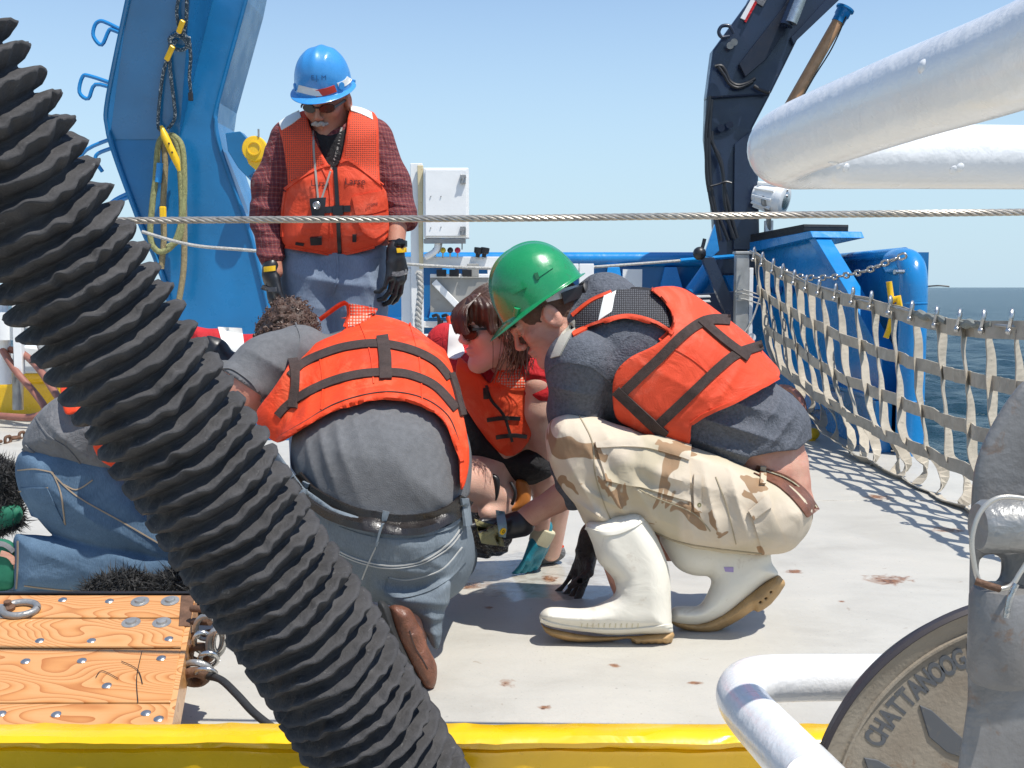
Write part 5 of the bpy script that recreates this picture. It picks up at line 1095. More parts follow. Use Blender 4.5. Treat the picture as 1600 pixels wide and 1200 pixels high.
    quadpatch('reflective_patch', bo, (944,464),(962,455),(956,488),(936,502), .003, M['tape'], t, lift=.003); quadpatch('reflective_patch', bo, (974,430),(1003,430),(1000,458),(972,456), .003, M['tape'], t, lift=.003) if False else None
    bo = bvh_of(ov); W_ = M['web']
    ribbon('strap', bo, [(973,614),(1000,588),(1030,560),(1062,528),(1090,507),(1112,500),(1140,501)], 15, .004, W_, t); ribbon('strap', bo, [(1024,668),(1052,642),(1090,606),(1125,573),(1152,553),(1190,540)], 15, .004, W_, t)
    ribbon('strap', bo, [(1093,500),(1130,532),(1168,560)], 12, .007, W_, t); ribbon('strap', bo, [(962,610),(1000,645),(1040,680)], 15, .008, W_, t)
    ribbon('hem', bo, [(1216,590),(1195,602),(1150,626),(1100,648),(1080,662)], 5, .003, M['orange2'], t); ribbon('seam', bo, [(1045,540),(1080,560),(1110,585)], 2, .0015, M['orange2'], t)
    # boots
    lo, hi = bbox([(835,800,3.2),(1055,1020,3.2)], .06); lo[1] = 3.05; hi[1] = 3.42; lo[2] = -.03; S = SDF(lo, hi, .004)
    S.infl([(843,968),(846,955),(862,948),(905,951),(935,944),(957,930),(962,912),(948,893),(934,875),(925,850),(914,820),(935,810),(985,800),(1005,805),(1022,830),(1036,858),(1046,890),(1049,930),(1050,975),(1048,990),(1000,992),(950,992),(900,984),(860,980)], 3.185, .062, .01, fl=.85)
    S.disp(folds((950,915,3.16), (.2,0,.98), 110, .0035, .05, 3)); S.disp(folds((1000,960,3.16), (.1,0,1), 60, .004, .06, 5)); S.disp(lambda x, y, z: .0015*pn(x, y, z, 30, 2))
    b1 = S.obj('boot', M['bootwhite'], t, 'white rubber boot flat on the deck')
    S = SDF(lo, hi, .004); S.infl([(842,966),(850,978),(880,986),(930,994),(1000,993),(1051,986),(1051,1000),(1048,1007),(1030,1008),(991,1009),(985,998),(960,1001),(905,1004),(872,998),(852,988)], 3.185, .054, .002, sm=2)
    S.cutplane((0,0,.001), (0,0,-1)); sz = W(900,1005,3.235)[2]
    S.disp(lambda x, y, z: .004*((np.sin((x-y*.2)*320) > .75) & (x > W(985,0,3.23)[0]) & (z < .012)))
    S.obj('sole', M['tansole'], b1)
    bb = bvh_of(b1); ribbon('welt', bb, [(846,968),(870,976),(920,983),(980,984),(1049,977)], 5, .003, M['bootwhite'], b1)
    for i in range(22): ribbon('welt_groove', bb, [(905+i*4.4,974),(904+i*4.4,980)], 1, .001, M['cream'], b1, step=2, across=2, curve=False) if i % 2 else None
    ribbon('boot_top_band', bb, [(917,824),(940,833),(965,832),(990,822),(1004,812)], 5, .004, M['bootwhite'], b1)
    lo, hi = bbox([(1035,820,3.42),(1240,1000,3.42)], .06); lo[1] = 3.18; hi[1] = 3.44; lo[2] = -.05; S = SDF(lo, hi, .004)
    S.infl([(1030,835),(1045,870),(1062,890),(1085,899),(1106,900),(1112,910),(1104,930),(1090,946),(1066,946),(1050,950),(1048,972),(1090,978),(1130,964),(1165,936),(1195,910),(1216,898),(1206,880),(1196,858),(1120,835),(1070,820)], 3.30, .058, .01)
    S.disp(folds((1100,905,3.37), (.5,0,.85), 90, .004, .05, 3)); S.disp(lambda x, y, z: .0015*pn(x, y, z, 30, 2)); b2 = S.obj('boot', M['bootwhite'], t, 'white rubber boot bent with its heel raised')
    S = SDF(lo, hi, .004); S.infl([(1048,968),(1056,979),(1094,989),(1122,986),(1158,967),(1178,953),(1184,957),(1205,944),(1227,914),(1222,904),(1214,898),(1192,912),(1162,934),(1128,960),(1090,974)], 3.30, .05, .002, sm=2)
    for px, py in ((1196,946),(1205,940),(1213,930)): S.rc(W(px,py+6,3.2), W(px-4,py-3,3.2)+[0,.3,0], .0045, .0045, .001, op='-')
    S.obj('sole', M['tansole'], b2); bb = bvh_of(b2); quadpatch('purple_scuff', bb, (1131,886),(1146,886),(1146,894),(1133,893), .0005, mat('purple_ink', (.36,.28,.5), .6), b2, n=4, k=4)
    # gloves
    lo, hi = bbox([(730,780,3.44),(830,870,3.44)], .06); lo[1] = 3.3; hi[1] = 3.6; S = SDF(lo, hi, .003)
    hand(S, W(797,822,3.44), (-.88,-.15,.12), (.1,-.25,-1), side=1, k=1.12, fingers=(.75,.8,.85,.9), thumb=.5); S.rc(W(815,818,3.44), W(790,824,3.44), .040, .038, .01)
    S.disp(wrink(.002, 60, 3)); g = S.obj('work_glove', M['black'], t, 'black and khaki work glove'); bg_ = bvh_of(g)
    quadpatch('khaki_patch', bg_, (742,812),(778,822),(788,852),(752,848), .003, M['khaki'], g); quadpatch('cuff_band', bg_, (775,800),(789,802),(790,838),(779,836), .004, mat('pale_blue_band', (.25,.35,.38), .7), g, lift=.002)
    h = hit(bg_, 784, 829)
    if h[0] is not None: MB().lathe(np.array(h[0])+np.array(h[1])*.006, h[1], [(.011,-.003),(.011,.001),(.002,.0015)], 20).obj('round_logo', M['yellow'], g); surftext('logo_letters', bg_, 784, 829, 'G', .015, M['black'], g, lift=.0085)
    lo, hi = bbox([(840,840,3.7),(950,940,3.7)], .09); S = SDF(lo, hi, .003)
    w = W(918,862,3.70); hand(S, w, (-.30,.0,-.9), (-.55,-.3,.1), side=-1, k=1.2, fingers=(.32,.22,.15,.1), spread=2.4, thumb=1.1); S.rc(W(925,835,3.69), w, .042, .040, .01)
    S.disp(wrink(.003, 55, 5)); S.obj('muddy_glove', M['mud'], t, 'wet brown glove spread on the deck')
    # hat
    Hh = Fr(W(846, 467, 3.33), (-.843, -.04, -.54), (-.54, 0, .843), 1.)
    hh = hard_hat(t, Hh, M['hatgreen'], L=.133, Wd=.118, Ht=.166, visor=.048, label='green hard hat with peak forward')
    bh = bvh_of(hh)
    ribbon('slot_rib', bh, [(800,458),(810,452),(822,446)], 7, .004, M['hatgreen'], hh); ribbon('slot_rib', bh, [(838,432),(850,424),(862,416)], 7, .003, M['hatgreen'], hh); quadpatch('lug_mark', bh, (834,428),(840,426),(843,436),(838,438), .004, mat('dark_green', (.01,.10,.035), .4), hh, n=4, k=4)
    MB().tube([Hh(.09,-.0,-.085), Hh(.075,.018,-.098)], .010, 10).obj('lug', M['hatgreen'], hh, smooth=True)
    # suspension band and ratchet
    P = [Hh(.108*math.cos(a)-.006, .004-.036*max(0, .15-math.cos(a)), .084*math.sin(a)) for a in np.linspace(0, 6.283, 40)]
    vs = []; 
    for p in P: vs += [p+Hh.u*.014, p-Hh.u*.014]
    MB().add(vs, [(2*i, 2*i+1, 2*i+3, 2*i+2) for i in range(39)]).obj('headband', M['tape'], hh)
    MB().bar(Hh(-.045,-.030,-.088), Hh(-.118,-.045,-.045), .004, .034, (0,0,1)).obj('ratchet_arm', M['black'], hh, bevel=.003); c = Hh(-.124,-.050,-.035)
    MB().lathe(c, -Hh.f*.6-Hh.s*(-.0)+np.array([0,-.5,0]), [(.020,-.008),(.026,-.004),(.026,.008),(.018,.012),(.005,.012)], 20).obj('ratchet_knob', M['black'], hh, smooth=True)
man_green()

# ------------------------------------------------------------------ bending man seen from behind
def man_bent():
    t = thing('person', 'man in grey shirt and jeans bending away, his back to the camera', 'person', W(640, 1070, 2.88), 'crew members on deck')
    lo, hi = bbox([(335,465,3.1),(745,1085,2.9)], .05); lo[1] = 2.72; hi[1] = 3.85
    S = SDF(lo, hi, .006); bn = (0, -.62, .78)
    Hd = Fr(W(452, 545, 3.62), (-.25, .55, -.80), (-.25, .75, .55), 1.05); head(S, Hd)
    S.rc(Hd(-.03,-.05), W(520,575,3.50), .058, .07, .03)
    S.chain(P3((600,840,3.16),(598,760,3.18),(585,660,3.28),(560,600,3.45)), [.13,.13,.15,.14], .04, flat=(bn, .62))
    S.chain(P3((455,548,3.42),(385,605,3.33),(335,690,3.3)), [.068,.072,.05], .02); S.chain(P3((660,610,3.52),(690,700,3.6),(690,790,3.62)), [.055,.042,.035], .02)
    S.chain(P3((550,860,3.16),(500,850,3.42),(560,1000,3.38)), [.08,.055,.045], .04); S.chain(P3((650,860,3.16),(690,850,3.42),(645,965,2.98)), [.08,.055,.04], .04)
    S.rc(W(648,955,2.90), W(652,1045,2.83), .03, .025, .02); S.rc(W(560,1010,3.35), W(560,1060,3.25), .035, .03, .02)
    body = S.obj('body', M['skin'], t)
    # curly hair
    Hs = SDF(Hd.o-.17, Hd.o+.17, .0045); Hs.ell(Hd(-.015,.045), (.118,.106,.096), Hd.ax, .01); Hs.ell(Hd(-.06,-.02), (.07,.08,.075), Hd.ax, .03); Hs.ell(Hd(.10,-.05), (.08,.11,.09), Hd.ax, .01, op='-')
    Hs.disp(lambda x, y, z: .006*pn(x, y, z, 140, 3)+.004*pn(x, y, z, 320, 4)); hr = Hs.obj('curly_hair', mat('curly_brown_hair', (.075,.040,.026), .6, var=.5, vs=70, fine=1., fs=200), t)
    # scattered curls
    r = np.random.RandomState(5); mb = MB(); me = hr.data
    for i in range(420):
        v = me.vertices[r.randint(len(me.vertices))]; p = np.array(v.co)+np.array(v.normal)*.002; d = nrm(np.array(v.normal)+r.normal(size=3)*.7); a = nrm(np.cross(d, r.normal(size=3))); b_ = np.cross(d, a)
        mb.tube([p+d*.012*(k/6)+(a*math.cos(k*1.2)+b_*math.sin(k*1.2))*.005 for k in range(7)], [.0016]*6+[.0006], 4, False)
    mb.obj('curls', mat('curl_brown', (.11,.06,.04), .5, var=.4), hr, smooth=True)['kind'] = 'stuff'
    # shirt
    lo2, hi2 = bbox([(330,480,3.1),(745,840,2.9)], .05); lo2[1] = 2.70; hi2[1] = 3.75; S = SDF(lo2, hi2, .006)
    S.chain(P3((600,800,3.02),(598,720,3.08),(590,645,3.23),(572,590,3.44)), [.205,.218,.215,.185], .05, flat=(bn, .72)); S.chain(P3((470,575,3.47),(650,600,3.52)), [.115,.11], .05, flat=(bn, .75))
    S.infl([(462,690),(478,660),(530,625),(620,612),(690,630),(720,680),(727,750),(720,800),(690,818),(630,828),(560,815),(500,785),(466,735)], 3.05, .20, .05, tilt=(0, .35))
    T = S.copy()
    A_ = SDF(lo2, hi2, .006); A_.chain(P3((468,558,3.42),(420,575,3.38),(372,612,3.32)), [.098,.092,.088], .04); A_.cutplane(W(380,600,3.33), nrm(W(335,655,3.32)-W(415,545,3.37))); S.put((slice(None),)*3, A_.F, .03); S.rc(W(655,610,3.52), W(672,660,3.56), .07, .065, .03)
    S.disp(folds((505,700,2.9), (.93,0,.37), 130, .006, .10, 1)); S.disp(folds((620,720,2.85), (.93,0,.35), 48, .0026, .20, 2, warp=.5)); S.disp(folds((430,575,3.3), (.5,.2,.85), 70, .006, .10, 3)); S.disp(wrink(.0018, 9, 4, st=(1.6,.6,.6)))
    S.cutpoly([(420,640),(450,724),(475,758),(520,790),(580,812),(640,818),(690,812),(719,790),(760,740),(760,440),(300,440),(300,640)], 3.0, sm=1)
    sh = S.obj('t_shirt', M['greytee'], t, 'plain grey t-shirt'); bs = bvh_of(sh)
    ribbon('sleeve_hem', bs, [(338,572),(362,572),(388,588),(405,606),(415,628)], 12, .003, M['greytee'], t, lift=.002)
    ribbon('sleeve_seam', bs, [(462,505),(470,530),(462,560),(450,585)], 2.5, .0018, M['greytee'], t)
    # jeans
    lo3, hi3 = bbox([(430,700,2.9),(745,1020,2.9)], .06); lo3[1] = 2.68; hi3[1] = 3.6; S = SDF(lo3, hi3, .005)
    S.infl([(432,690),(470,690),(560,725),(640,730),(705,735),(724,770),(729,812),(730,850),(722,890),(700,920),(660,938),(610,944),(560,932),(500,890),(460,850),(430,790)], 3.02, .215, .03, tilt=(0, .25))
    S.chain(P3((520,870,3.05),(470,860,3.45)), [.13,.09], .06); S.chain(P3((665,870,3.05),(700,870,3.45)), [.125,.09], .06); 
    S.infl([(592,912),(640,925),(700,905),(703,935),(692,968),(688,1008),(678,1014),(662,985),(648,962),(612,948)], 2.88, .05, .03); S.disp(folds((675,965,2.84), (.3,0,.95), 150, .006, .05, 4)); S.disp(folds((640,905,2.82), (.2,0,.98), 90, .006, .10, 2)); S.disp(folds((705,860,2.85), (.6,0,.8), 110, .005, .08, 3)); S.disp(wrink(.0035, 14, 7)); S.disp(lambda x, y, z: .006*np.exp(-((x-W(590,0,2.85)[0]-(z-.4)*.25)/.006)**2)*(z < .42))
    S.cutpoly([(380,560),(430,700),(452,731),(475,762),(520,794),(580,814),(640,821),(690,814),(718,789),(745,765),(790,560)], 2.9, keep=False, sm=1)
    jn = S.obj('jeans', M['denimgrey'], t, 'faded grey-blue jeans'); bj = bvh_of(jn, sh)
    ribbon('belt', bj, [(466,744),(478,760),(494,776),(530,798),(580,814),(635,820),(680,812),(708,796),(722,780)], [24,29,34,34,34,34,34,30,22], .004, M['beltblack'], t, 'wide black leather belt', lift=.012)
    ribbon('waistband', bj, [(464,766),(474,778),(490,792),(530,815),(580,831),(640,836),(690,828),(718,808),(727,795)], 6, .006, M['denimgrey'], t, lift=.002)
    for a, b_ in (((604,798),(590,850)), ((716,778),(721,822)), ((488,752),(474,784))): ribbon('belt_loop', bj, [a, b_], 10, .004, M['denimgrey'], t, curve=False, lift=.018)
    bj = bvh_of(jn); st = mat('pale_stitching', (.42,.42,.40), .9)
    for pts, w in (([(520,856),(560,874),(610,884),(660,876),(700,850),(720,825)], 2), ([(520,860),(560,878),(610,888),(660,880),(702,855),(722,830)], 1.4), ([(592,846),(580,870),(566,905)], 2.2), ([(608,903),(640,906),(690,890),(722,855)], 2.2), ([(608,903),(602,928)], 2.2), ([(500,850),(525,868)], 2)): ribbon('seam', bj, pts, w, .0015, st, t, across=2)
    edgepatch('back_pocket', bj, [(607,902),(640,906),(690,890),(722,855)], [(600,930),(640,934),(690,915),(728,875)], .003, M['denimgrey'], t, n=8, k=14)
    edgepatch('yoke_panel', bj, [(530,822),(580,838),(640,843),(700,830)], [(528,852),(570,870),(640,876),(702,846)], .0015, M['denimgrey'], t, n=8, k=16)
    # shoe standing on its toes
    lo4, hi4 = bbox([(575,900,2.9),(700,1085,2.9)], .08); lo4[1] = 2.70; lo4[2] = -.04;
    S = SDF(lo4, hi4, .0035); S.infl([(608,948),(640,950),(656,975),(668,1010),(682,1040),(680,1070),(668,1077),(650,1060),(634,1030),(615,990)], 2.81, .042, .01); S.disp(wrink(.0025, 50, 2)); shb = S.obj('shoe', M['leather'], t, 'brown leather shoe standing on its toes')
    S = SDF(lo4, hi4, .0035); S.infl([(590,940),(606,945),(622,985),(642,1030),(664,1074),(655,1074),(632,1044),(612,1008),(596,972)], 2.80, .045, .003); S.obj('sole', M['rubber'], shb)
    bsx = bvh_of(shb); ribbon('stitch_line', bsx, [(640,985),(648,1010),(660,1030),(668,1045)], 1.5, .001, M['web'], shb, across=2)
    # vest
    V = T.copy(); V.infl([(404,650),(425,612),(448,580),(475,600),(480,660),(440,696),(412,684)], 3.18, .06, .04); V.disp(wrink(.005, 14, 6)); V.disp(folds((480,620,3.1), (.8,.2,-.5), 75, .007, .12, 2)); V.disp(folds((600,610,3.0), (.98,0,.1), 110, .003, .22, 9)); V.disp(folds((680,560,3.2), (.8,0,.55), 50, .006, .14, 4))
    O = V.shell(.004, .034); VM = [(500,498),(520,480),(538,470),(580,478),(612,486),(650,495),(682,522),(706,572),(722,640),(733,700),(731,740),(720,770),(717,720),(708,690),(690,655),(660,634),(620,624),(575,626),(530,638),(488,660),(455,682),(434,692),(415,680),(400,660),(402,640),(425,610),(445,580),(462,555),(505,530),(536,517),(543,500),(530,497)]
    O.cutpoly(VM, 3.10, sm=2); ov = O.obj('life_vest', M['orange'], t, 'bright orange life vest with brown webbing straps'); bo = bvh_of(ov); W_ = M['web']
    ribbon('strap', bo, [(452,588),(470,571),(500,556),(540,543),(590,538),(640,547),(680,566),(702,592)], 12, .004, W_, t); ribbon('strap', bo, [(434,650),(448,635),(470,620),(510,600),(555,587),(600,583),(640,587),(680,605),(712,640)], 12.5, .004, W_, t)
    ribbon('strap', bo, [(597,527),(602,560),(603,594)], 18, .007, W_, t, curve=False); ribbon('strap', bo, [(459,562),(461,600),(458,638)], 14, .007, W_, t, curve=False); ribbon('strap', bo, [(704,584),(712,610),(722,650)], 8, .007, W_, t, curve=False)
    ribbon('hem', bo, [(434,688),(470,668),(520,640),(575,624),(620,621),(662,632),(695,655),(712,690),(722,720)], 6, .004, M['orange'], t)
    ribbon('piping', bo, [(500,500),(538,474),(545,492),(540,512)], 4, .004, M['orange'], t)
    edgepatch('mesh_panel', bo, [(541,476),(560,478),(590,484)], [(545,512),(560,508),(585,492)], .002, M['meshlight'], t, n=10, k=10, lift=.002); edgepatch('mesh_panel', bo, [(508,497),(520,485),(536,474)], [(514,499),(526,500),(538,506)], .002, M['meshlight'], t, n=8, k=8, lift=.002)
    ribbon('hem_stitching', bo, [(440,680),(475,660),(522,632),(575,616),(620,613),(665,624),(700,650),(716,688)], 1.2, .0012, M['web'], t, across=2); ribbon('seam', bo, [(560,500),(572,530),(580,560),(584,600)], 2, .002, M['orange'], t); ribbon('seam', bo, [(500,560),(505,600),(502,640)], 2, .0015, M['orange'], t); ribbon('seam', bo, [(640,505),(655,560),(660,628)], 2, .0015, M['orange'], t)
man_bent()

# ------------------------------------------------------------------ standing man in the blue hat
def man_blue():
    Y = 4.3; t = thing('person', 'moustached man in a blue hard hat and plaid shirt standing and looking down', 'person', (W(520,800,Y)[0], Y, 0), 'crew members on deck')
    lo, hi = bbox([(385,60,Y),(655,480,Y)], .06); lo[1] = 4.0; hi[1] = 4.62; lo[2] = -.0; 
    lo[2] = .0; S = SDF(lo, hi, .006)
    Hd = Fr(W(510, 160, 4.24), (-.16, -.86, -.46), (-.05, -.45, .88), 1.0); head(S, Hd)
    S.rc(Hd(-.03,-.05), W(520,225,Y+.03), .060, .068, .03)
    S.infl([(450,215),(480,200),(520,195),(560,200),(590,220),(594,300),(590,390),(592,470),(450,470),(448,390),(446,300)], Y+.02, .105, .03)
    S.chain(P3((450,225,Y),(420,325,Y-.02),(430,425,Y-.10)), [.055,.042,.028], .03); S.chain(P3((586,225,Y),(622,322,Y-.02),(618,395,Y-.10)), [.055,.042,.030], .03)
    for x in (485, 558):
        p = W(x, 470, Y); S.chain([p, (p[0]+(.01 if x > 500 else -.01), Y, .48), (p[0]+(.02 if x > 500 else -.02), Y+.03, .07)], [.085,.055,.04], .04); S.rc((p[0], Y+.03, .04), (p[0]+(.03 if x > 500 else -.03), Y-.14, .03), .035, .03, .02)
    body = S.obj('body', M['skin2'], t)
    bb = bvh_of(body)
    # finer face on its own grid would double it: eyes hidden behind dark glasses
    P = [Hd(.098, .012, w) for w in np.linspace(-.070, .070, 15)]
    for w in (-1, 1):
        q = [Hd(.110+.002*math.cos(a)-.012*abs(.034*w+.024*math.cos(a))/.03, .010+.016*math.sin(a)*(1-.1*math.cos(a)), .034*w+.026*math.cos(a)) for a in np.linspace(0, 6.283, 20)[:-1]]
        MB().prism(q, -Hd.f*.004).obj('sunglass_lens', M['glass'], t, bevel=.001); MB().bar(Hd(.096,.016,.062*w), Hd(.0,.012,.080*w), .003, .008).obj('sunglass_arm', M['black'], t)
    MB().tube([Hd(.112,.018,-.012), Hd(.116,.020,0), Hd(.112,.018,.012)], .003, 8).obj('sunglass_bridge', M['black'], t, smooth=True)
    S = SDF(Hd.o-.16, Hd.o+.16, .003)
    for w in (-1, 1): S.rc(Hd(.112,-.040,.004*w), Hd(.100,-.047,.028*w), .0085, .006, .006)
    S.disp(lambda x, y, z: .0025*pn(x, y, z, 400, 3)); S.obj('moustache', mat('grey_moustache', (.42,.38,.34), .8, var=.3, fine=1.), t)
    S = SDF(Hd.o-.17, Hd.o+.17, .004); S.ell(Hd(-.015,.040), (.106,.092,.083), Hd.ax, .01); S.ell(Hd(.10,0), (.10,.14,.12), Hd.ax, .01, op='-'); S.cutplane(Hd(0,-.035), -Hd.u)
    for w in (-1, 1): S.ell(Hd(.0,-.005,.085*w), (.03,.036,.03), Hd.ax, .006, op='-')
    S.disp(lambda x, y, z: .0015*pn(x, y, z, 300, 3)); S.obj('hair', mat('greying_hair', (.16,.13,.11), .8, fine=1.), t)
    # hat
    Hh = Fr(Hd(.005, .058), Hd.f*.97+Hd.u*.02, Hd.u, 1.0); hh = hard_hat(t, Hh, M['hatblue'], L=.114, Wd=.101, Ht=.142, visor=.036, label='scuffed bright blue hard hat', drop=.006); bh = bvh_of(hh)
    red = mat('red_sticker', (.62,.05,.03), .4)
    ribbon('hat_sticker', bh, [(466,138),(482,142),(500,146)], 11, .001, M['tape'], hh); ribbon('hat_sticker', bh, [(494,146),(510,143),(524,138)], 11, .0018, red, hh); ribbon('hat_sticker', bh, [(528,134),(540,129),(546,122)], 9, .001, M['tape'], hh); quadpatch('hat_sticker', bh, (486,140),(498,142),(504,150),(492,150), .0025, M['tape'], hh, n=4, k=4)
    for x, y in ((461,136),(533,134),(550,126)):
        h = hit(bh, x, y)
        if h[0] is not None: MB().lathe(np.array(h[0]), h[1], [(.013,-.004),(.014,.004),(.009,.010),(.002,.010)], 14).obj('lug', M['hatblue'], hh, smooth=True)
    surftext('pencil_note', bh, 498, 122, 'E.J. M', .024, mat('ink_on_hat', (.02,.10,.26), .6), hh)
    surftext('pencil_note', bh, 498, 122, '', .02, M['black'], hh) if False else None
    # trousers
    lo, hi = bbox([(430,380,Y),(610,480,Y)], .06); lo[1] = 4.08; hi[1] = 4.58; lo[2] = .0; S = SDF(lo, hi, .007); p0 = W(487,430,Y); p1 = W(560,430,Y)
    S.infl([(442,375),(520,372),(600,375),(603,430),(598,500),(572,505),(524,470),(480,505),(444,500),(440,430)], Y+.01, .12, .03)
    S.chain([p0, (p0[0]-.01,Y,.5), (p0[0]-.02,Y+.03,.10)], [.108,.085,.075], .03); S.chain([p1, (p1[0]+.01,Y,.5), (p1[0]+.02,Y+.03,.10)], [.108,.085,.075], .03)
    S.disp(folds((525,430,4.2), (.1,0,1), 60, .008, .14, 2)); S.disp(folds((580,460,4.2), (.8,0,.5), 50, .008, .12, 3)); S.disp(wrink(.005, 12, 5)); jn = S.obj('jeans', M['denimpale'], t); bj = bvh_of(jn)
    ribbon('fly_seam', bj, [(527,398),(528,430),(520,460)], 3, .002, M['denimpale'], t); ribbon('pocket_seam', bj, [(448,398),(470,402),(480,392)], 2, .002, M['denimpale'], t); ribbon('pocket_seam', bj, [(560,395),(580,405),(596,402)], 2, .002, M['denimpale'], t)
    for x in (p0[0]-.02, p1[0]+.02):
        S = SDF((x-.09, Y-.22, -.01), (x+.09, Y+.14, .14), .006); S.rc((x, Y+.05, .05), (x, Y-.13, .04), .048, .045, .03); S.rc((x, Y+.03, .06), (x, Y+.03, .10), .05, .05, .02); S.cutplane((x, Y, .002), (0,0,-1)); S.obj('shoe', M['leather'], t)
    # shirt
    lo, hi = bbox([(385,165,Y),(660,410,Y)], .05); lo[1] = 4.0; hi[1] = 4.60; S = SDF(lo, hi, .006)
    TO = [(436,205),(460,188),(490,178),(530,170),(560,172),(585,186),(600,205),(605,270),(606,340),(600,390),(520,398),(445,388),(440,330),(436,260)]
    S.infl(TO, Y+.02, .135, .02); T = S.copy()
    S.chain(P3((452,222,Y),(424,290,Y-.01),(418,340,Y-.03),(424,402,Y-.08)), [.078,.066,.060,.048], .035); S.chain(P3((584,222,Y),(612,285,Y-.01),(626,333,Y-.03)), [.078,.066,.060], .035)
    S.ell(Hd(.0,-.04), (.085,.10,.08), None, .01, op='-'); S.cutplane(W(628,344,Y-.04), (.1,0,-1)) if False else None
    S.disp(folds((415,330,4.2), (.2,0,1), 75, .008, .10, 1)); S.disp(folds((420,240,4.2), (.8,0,.5), 60, .006, .10, 2)); S.disp(folds((622,320,4.2), (.3,0,1), 80, .007, .08, 3)); S.disp(folds((424,395,4.2), (.1,0,1), 120, .006, .06, 6)); S.disp(wrink(.005, 16, 4))
    ps = S.obj('plaid_shirt', M['plaid'], t, 'dark red plaid shirt'); bp = bvh_of(ps)
    MB().lathe(W(626,339,Y-.035), W(620,370,Y-.07)-W(626,339,Y-.035), [(.040,-.02),(.064,-.01),(.066,.015),(.060,.028),(.04,.020)], 28).obj('rolled_cuff', M['plaid'], t, smooth=True)
    edgepatch('dark_undershirt', bp, [(492,205),(515,213),(545,200)], [(508,250),(520,262),(534,250)], .004, M['blackcloth'], t)
    # vest
    V = T.copy(); V.disp(wrink(.004, 16, 6)); V.disp(folds((480,300,4.1), (.7,0,.7), 50, .005, .12, 2)); V.disp(folds((560,370,4.1), (.2,0,1), 55, .006, .10, 5))
    V.disp(lambda x, y, z: -.018*np.clip((W(0,262,4.2)[2]-z)/.05, 0, 1)*(np.exp(-((x-W(475,0,4.2)[0])/.09)**4)+np.exp(-((x-W(568,0,4.2)[0])/.09)**4)))
    O = V.shell(.004, .030); O.cutpoly([(434,192),(462,178),(480,172),(482,190),(490,215),(503,240),(514,258),(522,268),(530,256),(536,235),(541,205),(548,168),(575,172),(590,184),(592,230),(594,285),(604,300),(608,340),(607,370),(585,386),(555,392),(528,398),(490,392),(455,388),(441,378),(438,350),(442,310),(450,292),(446,250),(440,215)], 4.17, sm=2)
    ov = O.obj('life_vest', M['orange2'], t, 'orange life vest with mesh shoulders and two pouches'); bo = bvh_of(ov); W_ = M['black']
    edgepatch('mesh_panel', bo, [(440,200),(460,186),(478,184)], [(452,285),(480,270),(506,256)], .0015, M['meshorange'], t); edgepatch('mesh_panel', bo, [(549,178),(568,178),(586,190)], [(538,252),(560,262),(590,282)], .0015, M['meshorange'], t)
    edgepatch('shoulder_tape', bo, [(437,192),(450,183),(468,174)], [(441,204),(455,196),(471,184)], .002, M['tape'], t, lift=.003); edgepatch('shoulder_tape', bo, [(549,167),(565,170),(580,177)], [(549,174),(566,180),(582,188)], .002, M['tape'], t, lift=.003)
    ribbon('zip', bo, [(524,262),(527,310),(529,350),(531,396)], 6, .004, W_, t); ribbon('pouch_edge', bo, [(446,296),(470,278),(500,262),(516,260)], 4, .004, M['orange2'], t); ribbon('pouch_edge', bo, [(532,254),(545,250),(570,268),(597,290)], 4, .004, M['orange2'], t)
    ribbon('chest_strap', bo, [(488,330),(510,328),(548,326)], 10, .004, W_, t); quadpatch('buckle', bo, (520,322),(537,321),(537,336),(521,336), .009, W_, t, n=4, k=4)
    edgepatch('pocket_flap', bo, [(550,308),(575,302),(598,298)], [(556,336),(580,334),(604,326)], .006, M['orange2'], t); edgepatch('pocket', bo, [(556,338),(580,336),(605,330)], [(566,362),(585,372),(606,358)], .005, M['orange2'], t)
    quadpatch('toggle', bo, (485,370),(503,369),(503,380),(486,381), .012, W_, t, n=4, k=4); quadpatch('toggle', bo, (551,366),(557,366),(557,376),(551,376), .010, W_, t, n=4, k=4); ribbon('slot', bo, [(462,380),(475,382)], 4, .003, W_, t)
    for p in ([(446,300),(442,330),(441,370)], [(446,385),(490,392),(530,397),(585,385)], [(505,264),(516,300),(516,385)]): ribbon('piping', bo, p, 3, .003, M['orange2'], t)
    ink = mat('black_ink', (.10,.02,.015), .7); surftext('handwritten_name', bo, 555, 284, 'Larse', .034, ink, t); surftext('handwritten_name', bo, 500, 287, 'Larse', .030, ink, t); surftext('maker_word', bo, 580, 320, 'STEARNS', .011, ink, t, ang=.2, lift=.010)
    # device on lanyard
    bl = bvh_of(ov, ps, body)
    for p in ([(489,205),(491,240),(494,275),(497,310)], [(534,200),(527,235),(514,275),(502,312)]): ribbon('lanyard', bl, p, 3, .003, mat('grey_cord', (.32,.30,.27), .8), t, lift=.002, across=3)
    quadpatch('hand_held_radio', bo, (488,310),(508,310),(507,338),(490,338), .022, M['black'], t, n=5, k=5, lift=.004); c = W(498,320,4.07); h = hit(bo, 498, 320)
    if h[0] is not None: q = np.array(h[0])+np.array(h[1])*.03; MB().lathe(q, h[1], [(.014,-.01),(.014,.0),(.011,.003),(.008,.0),(.001,.0)], 18).obj('radio_dial', M['steel'], t, smooth=True)
